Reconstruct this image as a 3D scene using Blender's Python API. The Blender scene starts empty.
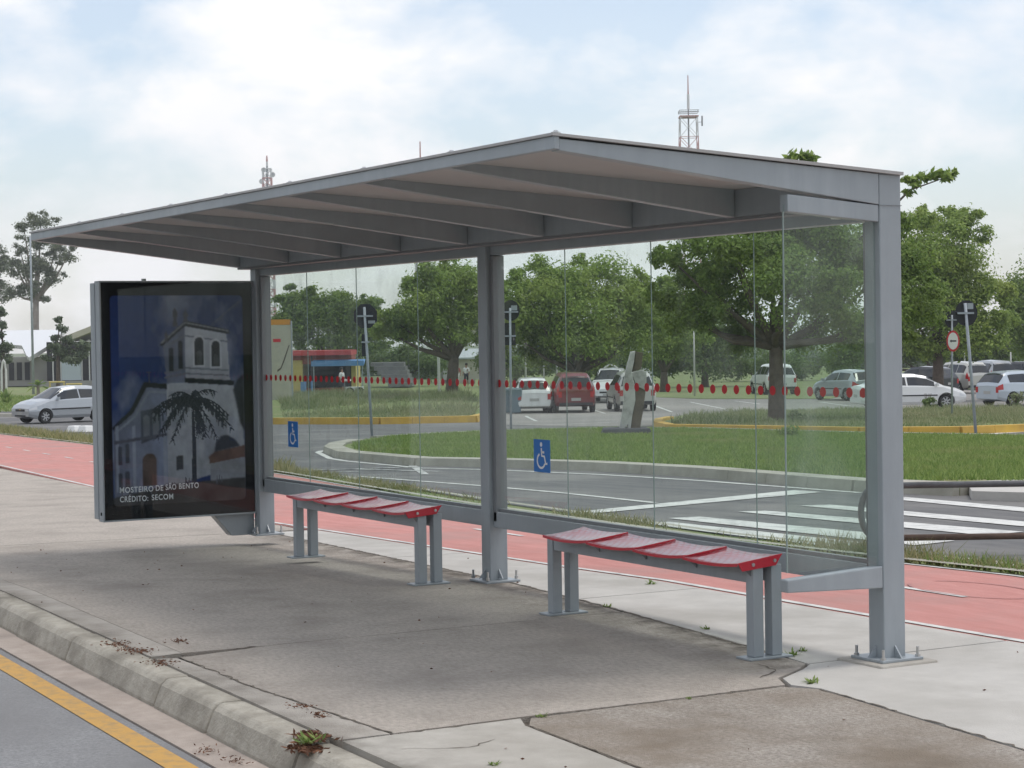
import bpy, bmesh, math, random
import numpy as np
from mathutils import Vector, Matrix
from math import radians, sin, cos, pi
random.seed(7); RNG = np.random.default_rng(7)
S = bpy.context.scene
COL = S.collection

# ------------------------------------------------------------------ camera
F = 2003.4
YAW, PITCH, ROLL = radians(29.404), radians(1.339), radians(-.889)
CAM = np.array([-7.502, 6.262, 1.6])
_fw = np.array([cos(YAW)*cos(PITCH), -sin(YAW)*cos(PITCH), -sin(PITCH)])
_rt = np.array([-sin(YAW), -cos(YAW), 0.0])
_up = np.cross(_rt, _fw)
RM = np.array([_rt*cos(ROLL)+_up*sin(ROLL), _up*cos(ROLL)-_rt*sin(ROLL), _fw])
cd = bpy.data.cameras.new('camera'); cam = bpy.data.objects.new('camera', cd); COL.objects.link(cam)
cd.sensor_width = 36; cd.lens = F/1024*36; cd.clip_end = 6000; cd.clip_start = .1
m = Matrix([list(RM[0]), list(RM[1]), list(-RM[2])]).transposed().to_4x4()
m.translation = Vector(CAM); cam.matrix_world = m
S.camera = cam

# ------------------------------------------------------------------ world, sun, exposure
SUN_EL, SUN_AZ = radians(72), radians(-112)        # azimuth measured from +X towards +Y
W = bpy.data.worlds.new('World'); S.world = W; W.use_nodes = True
nt = W.node_tree; N = nt.nodes; L = nt.links; N.clear()
out = N.new('ShaderNodeOutputWorld'); bg = N.new('ShaderNodeBackground'); bg.inputs[1].default_value = .12
sky = N.new('ShaderNodeTexSky'); sky.sky_type = 'NISHITA'; sky.sun_disc = False
sky.sun_elevation = SUN_EL; sky.sun_rotation = pi/2 - SUN_AZ
sky.dust_density = 1.0; sky.air_density = 1.0; sky.ozone_density = 1.2
tc = N.new('ShaderNodeTexCoord')
mp = N.new('ShaderNodeMapping'); mp.inputs['Scale'].default_value = (1, 1, 1.9); mp.inputs['Location'].default_value = (.35, .12, .05)
n1 = N.new('ShaderNodeTexNoise'); n1.inputs['Scale'].default_value = 9; n1.inputs['Detail'].default_value = 7; n1.inputs['Roughness'].default_value = .55
n1.inputs['Distortion'].default_value = .15
rp = N.new('ShaderNodeValToRGB'); rp.color_ramp.elements[0].position = .40; rp.color_ramp.elements[1].position = .60
rp.color_ramp.elements[0].color = (.3, .3, .3, 1); rp.color_ramp.elements[1].color = (1, 1, 1, 1)
n2 = N.new('ShaderNodeTexNoise'); n2.inputs['Scale'].default_value = 5; n2.inputs['Detail'].default_value = 4
rp2 = N.new('ShaderNodeValToRGB'); rp2.color_ramp.elements[0].color = (5.9, 6.1, 6.45, 1); rp2.color_ramp.elements[1].color = (7.0, 6.9, 6.85, 1)
rp2.color_ramp.elements[0].position = .35; rp2.color_ramp.elements[1].position = .62
mx = N.new('ShaderNodeMixRGB')
L.new(tc.outputs['Generated'], mp.inputs[0]); L.new(mp.outputs[0], n1.inputs[0]); L.new(mp.outputs[0], n2.inputs[0])
L.new(n1.outputs[0], rp.inputs[0]); L.new(n2.outputs[0], rp2.inputs[0])
L.new(rp.outputs[0], mx.inputs[0]); L.new(sky.outputs[0], mx.inputs[1]); L.new(rp2.outputs[0], mx.inputs[2])
L.new(mx.outputs[0], bg.inputs[0]); L.new(bg.outputs[0], out.inputs[0])
sd = bpy.data.lights.new('sun', 'SUN'); sd.energy = 1.15; sd.angle = radians(20); sd.color = (1, .95, .88)
so = bpy.data.objects.new('sun', sd); COL.objects.link(so)
_sv = Vector((cos(SUN_EL)*cos(SUN_AZ), cos(SUN_EL)*sin(SUN_AZ), sin(SUN_EL)))
so.rotation_euler = (-_sv).to_track_quat('-Z', 'Y').to_euler(); so.location = (0, 0, 30)
S.view_settings.view_transform = 'Standard'; S.view_settings.look = 'None'
S.view_settings.exposure = 0.48; S.view_settings.gamma = 1; S.view_settings.use_curve_mapping = False
S.render.engine = 'CYCLES'; S.cycles.transparent_max_bounces = 24; S.cycles.max_bounces = 8

# ------------------------------------------------------------------ terrain and pixel helpers
HX, HY = cos(YAW), -sin(YAW)
KD = [13, 80, 200, 3000]; KZ = [0, -1.58, -2.4, -2.4]
def DD(x, y): return (x-CAM[0])*HX+(y-CAM[1])*HY
def Z(x, y): return float(np.interp(DD(x, y), KD, KZ))
def ray(u, v): return RM.T @ np.array([(u-512)/F, (384-v)/F, 1])
def G(u, v, z=None):
    w = ray(u, v)
    if z is not None: return CAM+(z-CAM[2])/w[2]*w
    lo, hi = .5, 2500
    for _ in range(60):
        k = (lo+hi)/2; p = CAM+k*w
        if p[2] > Z(p[0], p[1]): lo = k
        else: hi = k
    return CAM+hi*w
def g2(u, v, z=None): p = G(u, v, z); return (float(p[0]), float(p[1]))
def at(u, v, d): return CAM+d*ray(u, v)                 # a point at depth d
def foot(u, d):                                         # the ground below pixel column u at depth d
    p = at(u, 384, d); return Vector((p[0], p[1], Z(p[0], p[1])))

# ------------------------------------------------------------------ materials
MAT = {}
def nodes(name):
    mt = bpy.data.materials.new(name); mt.use_nodes = True; t = mt.node_tree
    return mt, t.nodes, t.links, t.nodes['Principled BSDF']
def mat(name, c, rough=.6, c2=None, scale=4, detail=6, lo=.35, hi=.65, c3=None, scale3=.5, lo3=.4, hi3=.65, bump=0, bscale=60, metal=0, spec=.5, coat=0, stretch=None, emit=0, rot=0):
    mt, n, l, b = nodes(name)
    b.inputs['Roughness'].default_value = rough; b.inputs['Metallic'].default_value = metal
    b.inputs['Specular IOR Level'].default_value = spec; b.inputs['Coat Weight'].default_value = coat
    b.inputs['Base Color'].default_value = (*c, 1)
    tcn = n.new('ShaderNodeTexCoord'); src = tcn.outputs['Object']
    if stretch:
        mpn = n.new('ShaderNodeMapping'); mpn.inputs['Scale'].default_value = stretch; mpn.inputs['Rotation'].default_value = (0, 0, rot); l.new(src, mpn.inputs[0]); src2 = mpn.outputs[0]
    else: src2 = src
    last = None
    if c2:
        no = n.new('ShaderNodeTexNoise'); no.inputs['Scale'].default_value = scale; no.inputs['Detail'].default_value = detail; no.inputs['Roughness'].default_value = .65
        l.new(src2, no.inputs[0])
        r = n.new('ShaderNodeValToRGB'); r.color_ramp.elements[0].position = lo; r.color_ramp.elements[1].position = hi
        r.color_ramp.elements[0].color = (*c, 1); r.color_ramp.elements[1].color = (*c2, 1)
        l.new(no.outputs[0], r.inputs[0]); last = r.outputs[0]
    if c3:
        no = n.new('ShaderNodeTexNoise'); no.inputs['Scale'].default_value = scale3; no.inputs['Detail'].default_value = 5; no.inputs['Roughness'].default_value = .6
        l.new(src, no.inputs[0])
        r = n.new('ShaderNodeValToRGB'); r.color_ramp.elements[0].position = lo3; r.color_ramp.elements[1].position = hi3
        l.new(no.outputs[0], r.inputs[0])
        x = n.new('ShaderNodeMixRGB'); l.new(r.outputs[0], x.inputs[0])
        if last: l.new(last, x.inputs[1])
        else: x.inputs[1].default_value = (*c, 1)
        x.inputs[2].default_value = (*c3, 1); last = x.outputs[0]
    if last: l.new(last, b.inputs['Base Color'])
    if bump:
        no = n.new('ShaderNodeTexNoise'); no.inputs['Scale'].default_value = bscale; no.inputs['Detail'].default_value = 4
        l.new(src, no.inputs[0]); bn = n.new('ShaderNodeBump'); bn.inputs['Strength'].default_value = bump; bn.inputs['Distance'].default_value = .01
        l.new(no.outputs[0], bn.inputs['Height']); l.new(bn.outputs[0], b.inputs['Normal'])
    MAT[name] = mt; return mt
def leafmat(name, ca, cb, trans=.35, rough=.55, c3=None, sc=.5, lo=.45, hi=.7):
    mt, n, l, b = nodes(name)
    g = n.new('ShaderNodeNewGeometry'); r = n.new('ShaderNodeValToRGB')
    r.color_ramp.elements[0].color = (*ca, 1); r.color_ramp.elements[1].color = (*cb, 1)
    l.new(g.outputs['Random Per Island'], r.inputs[0]); colr = r.outputs[0]
    if c3:
        tcn = n.new('ShaderNodeTexCoord'); no = n.new('ShaderNodeTexNoise'); no.inputs['Scale'].default_value = sc; no.inputs['Detail'].default_value = 4; l.new(tcn.outputs['Object'], no.inputs[0])
        r2 = n.new('ShaderNodeValToRGB'); r2.color_ramp.elements[0].position = lo; r2.color_ramp.elements[1].position = hi; l.new(no.outputs[0], r2.inputs[0])
        mx_ = n.new('ShaderNodeMixRGB'); l.new(r2.outputs[0], mx_.inputs[0]); l.new(colr, mx_.inputs[1]); mx_.inputs[2].default_value = (*c3, 1); colr = mx_.outputs[0]
    l.new(colr, b.inputs['Base Color'])
    b.inputs['Roughness'].default_value = rough; b.inputs['Specular IOR Level'].default_value = .3
    t = n.new('ShaderNodeBsdfTranslucent'); l.new(colr, t.inputs[0])
    x = n.new('ShaderNodeMixShader'); x.inputs[0].default_value = trans
    l.new(b.outputs[0], x.inputs[1]); l.new(t.outputs[0], x.inputs[2]); l.new(x.outputs[0], n['Material Output'].inputs[0])
    MAT[name] = mt
def glassmat(name, tint=(.93, .97, .95), refl=1.0, dirt_glare=.06, rough=.0, dirt_glare_c=(.6, .62, .6)):
    mt, n, l, b = nodes(name); n.remove(b)
    tr = n.new('ShaderNodeBsdfTransparent'); tr.inputs[0].default_value = (*tint, 1)
    gl = n.new('ShaderNodeBsdfGlossy'); gl.inputs['Roughness'].default_value = rough; gl.inputs[0].default_value = (refl, refl, refl, 1)
    fr = n.new('ShaderNodeFresnel'); fr.inputs[0].default_value = 1.45
    ge = n.new('ShaderNodeNewGeometry'); inv = n.new('ShaderNodeMath'); inv.operation = 'SUBTRACT'; inv.inputs[0].default_value = 1; l.new(ge.outputs['Backfacing'], inv.inputs[1])
    mu = n.new('ShaderNodeMath'); mu.operation = 'MULTIPLY'; l.new(fr.outputs[0], mu.inputs[0]); l.new(inv.outputs[0], mu.inputs[1])
    x = n.new('ShaderNodeMixShader'); l.new(mu.outputs[0], x.inputs[0]); l.new(tr.outputs[0], x.inputs[1]); l.new(gl.outputs[0], x.inputs[2])
    df = n.new('ShaderNodeBsdfDiffuse'); df.inputs[0].default_value = (*dirt_glare_c, 1)
    tcn = n.new('ShaderNodeTexCoord'); mpn = n.new('ShaderNodeMapping'); mpn.inputs['Scale'].default_value = (2.2, 2.2, 1.0); mpn.inputs['Rotation'].default_value = (0, .5, 0)
    no = n.new('ShaderNodeTexNoise'); no.inputs['Scale'].default_value = 1.6; no.inputs['Detail'].default_value = 6; no.inputs['Distortion'].default_value = .8
    l.new(tcn.outputs['Object'], mpn.inputs[0]); l.new(mpn.outputs[0], no.inputs[0])
    r = n.new('ShaderNodeValToRGB'); r.color_ramp.elements[0].position = .5; r.color_ramp.elements[1].position = .8
    r.color_ramp.elements[0].color = (dirt_glare*.15,)*3+(1,); r.color_ramp.elements[1].color = (dirt_glare*1.6,)*3+(1,)
    l.new(no.outputs[0], r.inputs[0])
    y = n.new('ShaderNodeMixShader'); l.new(r.outputs[0], y.inputs[0]); l.new(x.outputs[0], y.inputs[1]); l.new(df.outputs[0], y.inputs[2])
    l.new(y.outputs[0], n['Material Output'].inputs[0]); MAT[name] = mt
def seatmat(name):
    mt, n, l, b = nodes(name)
    b.inputs['Roughness'].default_value = .28; b.inputs['Coat Weight'].default_value = .6; b.inputs['Coat Roughness'].default_value = .15
    tcn = n.new('ShaderNodeTexCoord'); mpn = n.new('ShaderNodeMapping'); mpn.inputs['Rotation'].default_value = (0, 0, pi/4)
    l.new(tcn.outputs['Object'], mpn.inputs[0])
    ck = n.new('ShaderNodeTexVoronoi'); ck.inputs['Scale'].default_value = 26; ck.inputs['Randomness'].default_value = 0
    l.new(mpn.outputs[0], ck.inputs[0])
    r = n.new('ShaderNodeValToRGB'); r.color_ramp.elements[0].position = .36; r.color_ramp.elements[1].position = .56
    r.color_ramp.elements[0].color = (.47, .19, .22, 1); r.color_ramp.elements[1].color = (.46, .02, .04, 1)  # embossed pattern; its paler pink also paints in the sky sheen
    l.new(ck.outputs['Distance'], r.inputs[0])
    l.new(r.outputs[0], b.inputs['Base Color'])
    bn = n.new('ShaderNodeBump'); bn.inputs['Strength'].default_value = .5; bn.inputs['Distance'].default_value = .006
    l.new(ck.outputs['Distance'], bn.inputs['Height']); l.new(bn.outputs[0], b.inputs['Normal']); MAT[name] = mt

mat('ground_dirt', (.15, .17, .07), .9, (.11, .15, .05), .3)
mat('lot', (.25, .235, .215), .9, (.31, .29, .265), 1.5, c3=(.20, .19, .18), scale3=.12, bump=.2)
mat('street', (.085, .085, .088), .8, (.145, .142, .138), 3.0, 9, c3=(.22, .21, .195), scale3=.3, lo3=.5, hi3=.72, bump=.35, bscale=90, stretch=(.35, 1.6, 1))
mat('near_road', (.15, .152, .158), .8, (.32, .32, .322), 75, 6, .3, .7, c3=(.19, .188, .19), scale3=.8, bump=.5, bscale=150)
mat('gutter', (.34, .285, .245), .85, (.42, .36, .315), 7, c3=(.24, .205, .18), scale3=1.8, lo3=.48, hi3=.75, bump=.4, bscale=120)
mat('slab', (.335, .295, .255), .88, (.55, .495, .435), 34, 9, .28, .72, c3=(.30, .264, .228), scale3=1.6, lo3=.45, hi3=.8, bump=1.0, bscale=150, stretch=(.7, 1.3, 1), rot=.5)
mat('slab_band', (.37, .34, .30), .88, (.47, .435, .39), 9, 9, c3=(.24, .215, .185), scale3=2.2, lo3=.45, hi3=.75, bump=.6, bscale=110)
mat('slab_smooth', (.38, .355, .315), .85, (.46, .435, .39), 6, 9, c3=(.30, .275, .235), scale3=1.1, lo3=.46, hi3=.75, bump=.25, bscale=120)
mat('slab_rough', (.24, .21, .18), .9, (.50, .45, .395), 48, 7, .33, .68, c3=(.23, .185, .14), scale3=1.3, bump=1.0, bscale=130)
mat('strip', (.45, .432, .40), .85, (.52, .50, .465), 4, 8, c3=(.35, .33, .295), scale3=.8, lo3=.5, hi3=.8, bump=.25, bscale=100)
mat('kerb', (.32, .295, .245), .88, (.45, .42, .36), 11, 9, c3=(.19, .172, .14), scale3=2.3, lo3=.45, hi3=.72, bump=.5, bscale=70)
mat('island_kerb', (.36, .345, .29), .9, (.44, .42, .36), 3, c3=(.25, .24, .19), scale3=.8, lo3=.5, hi3=.8)
mat('soil', (.15, .13, .105), .95, (.20, .17, .14), 12)
mat('crackdirt', (.085, .07, .055), .95, (.17, .145, .115), 14)
mat('bike', (.46, .19, .165), .85, (.57, .265, .235), 5, 10, .3, .7, c3=(.40, .235, .21), scale3=.7, lo3=.48, hi3=.72, bump=.5, bscale=140, stretch=(.35, 1.6, 1))
mat('white_paint', (.64, .64, .61), .75, (.30, .30, .295), 5, 10, .48, .72)
mat('worn_paint', (.52, .52, .50), .8, (.15, .15, .15), 6, 8, .46, .62)
mat('yellow_paint', (.52, .30, .08), .8, (.30, .22, .12), 14, 9, .46, .74)
mat('yellow_kerb', (.60, .38, .06), .75, (.48, .30, .06), 2, 6)
mat('lawn', (.13, .18, .05), .95, (.19, .22, .08), 1.2, c3=(.25, .23, .12), scale3=.35, lo3=.52, hi3=.75)
mat('metal', (.295, .33, .355), .45, (.355, .39, .415), 5, 9, .3, .7, stretch=(3, 3, .35), bump=.06, bscale=25, metal=.0, spec=.5, coat=.15, c3=(.28, .31, .33), scale3=1.0)
mat('metal_dark', (.20, .21, .22), .45)
mat('soffit', (.40, .395, .385), .55, (.43, .425, .41), 2)
mat('rooftop', (.42, .41, .40), .5, (.36, .35, .34), 3)
mat('steel', (.55, .55, .55), .3, metal=.9)
mat('red_decal', (.52, .012, .02), .5)
mat('blue_decal', (.02, .17, .52), .5)
mat('white_decal', (.8, .8, .8), .5)
mat('black_frame', (.006, .007, .009), .6, spec=.05)
mat('rubber', (.012, .012, .013), .8)
glassmat('glass', dirt_glare=.085, dirt_glare_c=(.55, .6, .56))  # dirt smears, stronger and greenish to paint in reflection streaks as well
glassmat('panel_glass', tint=(.92, .94, .95), refl=1.0, dirt_glare=.012)
mat('glass_edge', (.30, .37, .35), .2)
seatmat('seat')
mat('seat_red', (.50, .012, .03), .35, coat=.4)
mat('bark', (.085, .065, .05), .95, (.14, .11, .085), 6, bump=.6, bscale=15)
mat('bark_pale', (.24, .20, .17), .95, (.33, .29, .25), 2, bump=.4, bscale=8)
leafmat('leaf', (.10, .175, .032), (.28, .385, .09), .45, c3=(.17, .23, .04), sc=.45)
leafmat('leaf_light', (.135, .22, .042), (.35, .455, .11), .45, c3=(.33, .39, .09), sc=.35, lo=.5, hi=.72)
leafmat('leaf_dark', (.095, .155, .042), (.21, .295, .085), .42, c3=(.11, .15, .04), sc=.3)
leafmat('leaf_euc', (.13, .165, .10), (.27, .29, .19), .4)
leafmat('leaf_fir', (.09, .13, .075), (.20, .24, .14), .4)
leafmat('leaf_far', (.12, .16, .10), (.20, .25, .155), .4)
leafmat('grass', (.14, .225, .055), (.31, .39, .125), .4, .7, c3=(.36, .34, .16), sc=.45, lo=.56, hi=.85)
leafmat('grass_verge', (.13, .17, .05), (.38, .34, .17), .4, .7, c3=(.42, .37, .22), sc=1.2)
leafmat('grass_tall', (.12, .18, .06), (.36, .37, .22), .4, .7, c3=(.34, .33, .20), sc=.4)
leafmat('dry', (.10, .045, .028), (.20, .10, .06), .1, .9)
mat('tyre', (.012, .012, .012), .85)
mat('rim', (.45, .46, .47), .35, metal=.6)
mat('car_glass', (.012, .015, .018), .06, spec=.7)
mat('tail_red', (.42, .012, .012), .2, spec=.6)
mat('lamp_clear', (.6, .62, .64), .12, spec=.8)
mat('plate', (.4, .4, .38), .5)
mat('car_trim', (.02, .02, .022), .6)
for nm, c, me in [('paint_white', (.72, .73, .73), 0), ('paint_silver', (.42, .45, .48), .35), ('paint_red', (.16, .014, .016), .0), ('paint_dark', (.022, .026, .034), .2),
                  ('paint_champagne', (.50, .50, .46), .25), ('paint_grey', (.36, .38, .40), .3), ('paint_iceblue', (.46, .52, .58), .3)]:
    mat(nm, c, .28, metal=me, coat=.6)
mat('gold', (.6, .42, .1), .3, metal=.6)
mat('stone_light', (.48, .475, .45), .85, (.26, .255, .24), 5, c3=(.56, .55, .52), scale3=2, bump=.5, bscale=12)
mat('stone_brown', (.17, .14, .10), .9, (.10, .085, .065), 3, bump=.6, bscale=10)
mat('stone_dark', (.055, .058, .065), .9, (.08, .082, .088), 5)
mat('sign_back', (.008, .010, .014), .55)
mat('pole', (.36, .40, .44), .5, (.28, .31, .34), 5)
mat('pole_white', (.55, .55, .53), .6)
mat('sign_white', (.78, .78, .76), .5)
mat('sign_red', (.55, .02, .03), .5)
mat('tower_red', (.48, .22, .20), .7)
mat('tower_white', (.62, .62, .62), .7)
mat('wall_yellow', (.62, .50, .17), .85, (.52, .43, .16), 1)
mat('wall_beige', (.48, .45, .36), .85, (.42, .39, .31), .6)
mat('wall_white', (.68, .68, .66), .8, (.58, .58, .56), .5)
mat('wall_grey', (.32, .31, .29), .85, (.26, .25, .235), .5)
mat('bleacher', (.17, .17, .165), .9, (.23, .225, .215), 1)
mat('roof_red', (.50, .06, .06), .7)
mat('roof_grey', (.42, .45, .46), .6)
mat('awning', (.10, .24, .46), .7)
mat('dark_room', (.02, .02, .022), .8)
mat('brick_red', (.30, .08, .06), .85)
mat('totem_map', (.47, .44, .36), .6, (.40, .39, .33), 2.5)
mat('orange', (.60, .26, .03), .6)
mat('bin_blue', (.13, .19, .23), .6)
mat('skin', (.32, .18, .12), .6)
mat('cloth_white', (.7, .7, .7), .8); mat('cloth_red', (.4, .06, .06), .8); mat('cloth_dark', (.03, .03, .05), .8); mat('hair', (.015, .012, .01), .7)
mat('rust', (.10, .065, .05), .8, (.16, .10, .075), 8)
mat('pipe_grey', (.15, .155, .165), .55, (.10, .10, .105), 5)

# ------------------------------------------------------------------ mesh helpers
class MB:
    def __init__(s): s.v = []; s.f = []
    def add(s, vs, fs):
        o = len(s.v); s.v += [tuple(map(float, p)) for p in vs]; s.f += [tuple(i+o for i in f) for f in fs]; return s
    def box(s, a, b):
        x0, y0, z0 = a; x1, y1, z1 = b
        return s.add([(x0,y0,z0),(x1,y0,z0),(x1,y1,z0),(x0,y1,z0),(x0,y0,z1),(x1,y0,z1),(x1,y1,z1),(x0,y1,z1)],
                     [(0,3,2,1),(4,5,6,7),(0,1,5,4),(1,2,6,5),(2,3,7,6),(3,0,4,7)])
    def hexa(s, p):   # 8 points, bottom loop then top loop
        return s.add(p, [(0,3,2,1),(4,5,6,7),(0,1,5,4),(1,2,6,5),(2,3,7,6),(3,0,4,7)])
    def prism(s, loop, off):
        n = len(loop); o = Vector(off)
        vs = [Vector(p) for p in loop]+[Vector(p)+o for p in loop]
        return s.add(vs, [tuple(range(n))[::-1], tuple(range(n, 2*n))]+[(i, (i+1) % n, n+(i+1) % n, n+i) for i in range(n)])
    def tube(s, pts, r, n=8, cap=True, ref=None):
        pts = [Vector(p) for p in pts]; rs = r if isinstance(r, (list, tuple)) else [r]*len(pts)
        vs = []; 
        for i, p in enumerate(pts):
            t = (pts[min(i+1, len(pts)-1)]-pts[max(i-1, 0)]).normalized()
            a = t.cross(Vector(ref or (0, 0, 1)))
            if a.length < .05: a = t.cross(Vector((1, 0, 0)))
            a.normalize(); b = t.cross(a).normalized()
            for k in range(n): vs.append(p+rs[i]*(a*cos(2*pi*k/n)+b*sin(2*pi*k/n)))
        fs = [(i*n+k, i*n+(k+1) % n, (i+1)*n+(k+1) % n, (i+1)*n+k) for i in range(len(pts)-1) for k in range(n)]
        if cap: fs += [tuple(range(n))[::-1], tuple(range((len(pts)-1)*n, len(pts)*n))]
        return s.add(vs, fs)
    def disc(s, c, r, axis, n=16, ry=None):
        c = Vector(c); ax = Vector(axis).normalized(); a = ax.cross(Vector((0, 0, 1)))
        if a.length < .05: a = Vector((1, 0, 0))
        a.normalize(); b = ax.cross(a)
        return s.add([c+a*r*cos(2*pi*k/n)+b*(ry or r)*sin(2*pi*k/n) for k in range(n)], [tuple(range(n))])
    def build(s, name, m, parent=None, smooth=False, bevel=0, tagged=None):
        me = bpy.data.meshes.new(name); me.from_pydata(s.v, [], s.f); me.validate(); me.update()
        bm = bmesh.new(); bm.from_mesh(me); bmesh.ops.recalc_face_normals(bm, faces=bm.faces); bm.to_mesh(me); bm.free()
        if smooth: me.polygons.foreach_set('use_smooth', [True]*len(me.polygons))
        return link(name, me, m, parent, bevel)
def link(name, me, m, parent=None, bevel=0):
    o = bpy.data.objects.new(name, me); COL.objects.link(o)
    if m and not me.materials: me.materials.append(MAT[m] if isinstance(m, str) else m)
    if parent: o.parent = parent
    if bevel:
        b = o.modifiers.new('bevel', 'BEVEL'); b.width = bevel; b.segments = 2; b.limit_method = 'ANGLE'
    return o
def thing(name, label, cat, loc=(0, 0, 0), rz=0, group=None):
    o = bpy.data.objects.new(name, None); COL.objects.link(o); o.location = loc; o.rotation_euler = (0, 0, rz); o.empty_display_size = .2
    return tag(o, label, cat, group)
def tag(o, label=None, cat=None, group=None, kind=None):
    if label: o['label'] = label
    if cat: o['category'] = cat
    if group: o['group'] = group
    if kind: o['kind'] = kind
    return o
def copy_tree(o, parent=None):
    c = o.copy(); COL.objects.link(c); c.parent = parent
    for ch in [k for k in o.children]: copy_tree(ch, c)
    return c
def bbox(name, a, b, m, parent=None, bevel=0): return MB().box(a, b).build(name, m, parent, bevel=bevel)
def sheet(name, poly, lift, m, parent=None, kind=None, thick=0):
    bm = bmesh.new(); f = bm.faces.new([bm.verts.new((x, y, 0)) for x, y in poly])
    bm.normal_update()
    if f.normal.z < 0: bmesh.ops.reverse_faces(bm, faces=[f])
    bmesh.ops.triangulate(bm, faces=bm.faces[:])
    for k in KD[:3]:
        bmesh.ops.bisect_plane(bm, geom=bm.verts[:]+bm.edges[:]+bm.faces[:], plane_co=(CAM[0]+HX*k, CAM[1]+HY*k, 0), plane_no=(HX, HY, 0))
    for v in bm.verts: v.co.z = Z(v.co.x, v.co.y)+lift
    if thick:
        r = bmesh.ops.extrude_face_region(bm, geom=bm.faces[:])
        old = [v for v in bm.verts if v not in set(r['geom'])]
        for v in old: v.co.z -= thick
        bmesh.ops.recalc_face_normals(bm, faces=bm.faces)
    me = bpy.data.meshes.new(name); bm.to_mesh(me); bm.free()
    o = link(name, me, m, parent)
    return tag(o, kind=kind) if kind else o
def band(pts, w, side=1):   # polygon of width w along a polyline
    P = [Vector((p[0], p[1])) for p in pts]; Lf = []; Rt = []
    for i, p in enumerate(P):
        t = (P[min(i+1, len(P)-1)]-P[max(i-1, 0)]).normalized(); n = Vector((-t.y, t.x))
        Lf.append(p+n*w*(.5 if side == 0 else side)); Rt.append(p-n*w*.5 if side == 0 else p)
    return [tuple(p) for p in Lf]+[tuple(p) for p in Rt[::-1]]
def dense(pts, step=1.0):
    o = []
    for a, b in zip(pts[:-1], pts[1:]):
        n = max(1, int(math.dist(a, b)/step))
        o += [(a[0]+(b[0]-a[0])*i/n, a[1]+(b[1]-a[1])*i/n) for i in range(n)]
    return o+[tuple(pts[-1])]
def rawmesh(name, V, nper, m, parent=None):
    V = np.asarray(V, dtype=np.float32).reshape(-1, 3); nf = len(V)//nper
    me = bpy.data.meshes.new(name); me.vertices.add(len(V)); me.vertices.foreach_set('co', V.ravel())
    me.loops.add(len(V)); me.loops.foreach_set('vertex_index', np.arange(len(V), dtype=np.int32))
    me.polygons.add(nf); me.polygons.foreach_set('loop_start', np.arange(0, len(V), nper, dtype=np.int32))
    me.update(); me.validate()
    return link(name, me, m, parent)
def leaf_cards(P, size, asp=.5, rng=RNG, flat=.0, nor=None):
    n = len(P)
    if nor is not None:
        nn = nor/np.maximum(np.linalg.norm(nor, axis=1)[:, None], 1e-6)+np.array([0, 0, .55])+rng.normal(size=(n, 3))*.55
        nn /= np.linalg.norm(nn, axis=1)[:, None]
        a = rng.normal(size=(n, 3)); a -= (a*nn).sum(1)[:, None]*nn; a /= np.linalg.norm(a, axis=1)[:, None]; b = np.cross(nn, a)
        s = (size*rng.uniform(.6, 1.35, n))[:, None]
        return np.stack([P-a*s*.5, P+b*s*asp*.5, P+a*s*.5, P-b*s*asp*.5], 1)
    a = rng.normal(size=(n, 3)); a[:, 2] *= (1-flat); a /= np.linalg.norm(a, axis=1)[:, None]
    b = rng.normal(size=(n, 3)); b -= (b*a).sum(1)[:, None]*a; b /= np.linalg.norm(b, axis=1)[:, None]
    s = (size*rng.uniform(.6, 1.35, n))[:, None]
    return np.stack([P-a*s*.5, P+b*s*asp*.5, P+a*s*.5, P-b*s*asp*.5], 1)
def inpoly(x, y, poly):
    c = np.zeros(len(x), bool); n = len(poly)
    for i in range(n):
        x0, y0 = poly[i]; x1, y1 = poly[i-1]
        if y0 == y1: continue
        k = ((y0 > y) != (y1 > y)) & (x < (x1-x0)*(y-y0)/(y1-y0)+x0); c ^= k
    return c
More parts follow.
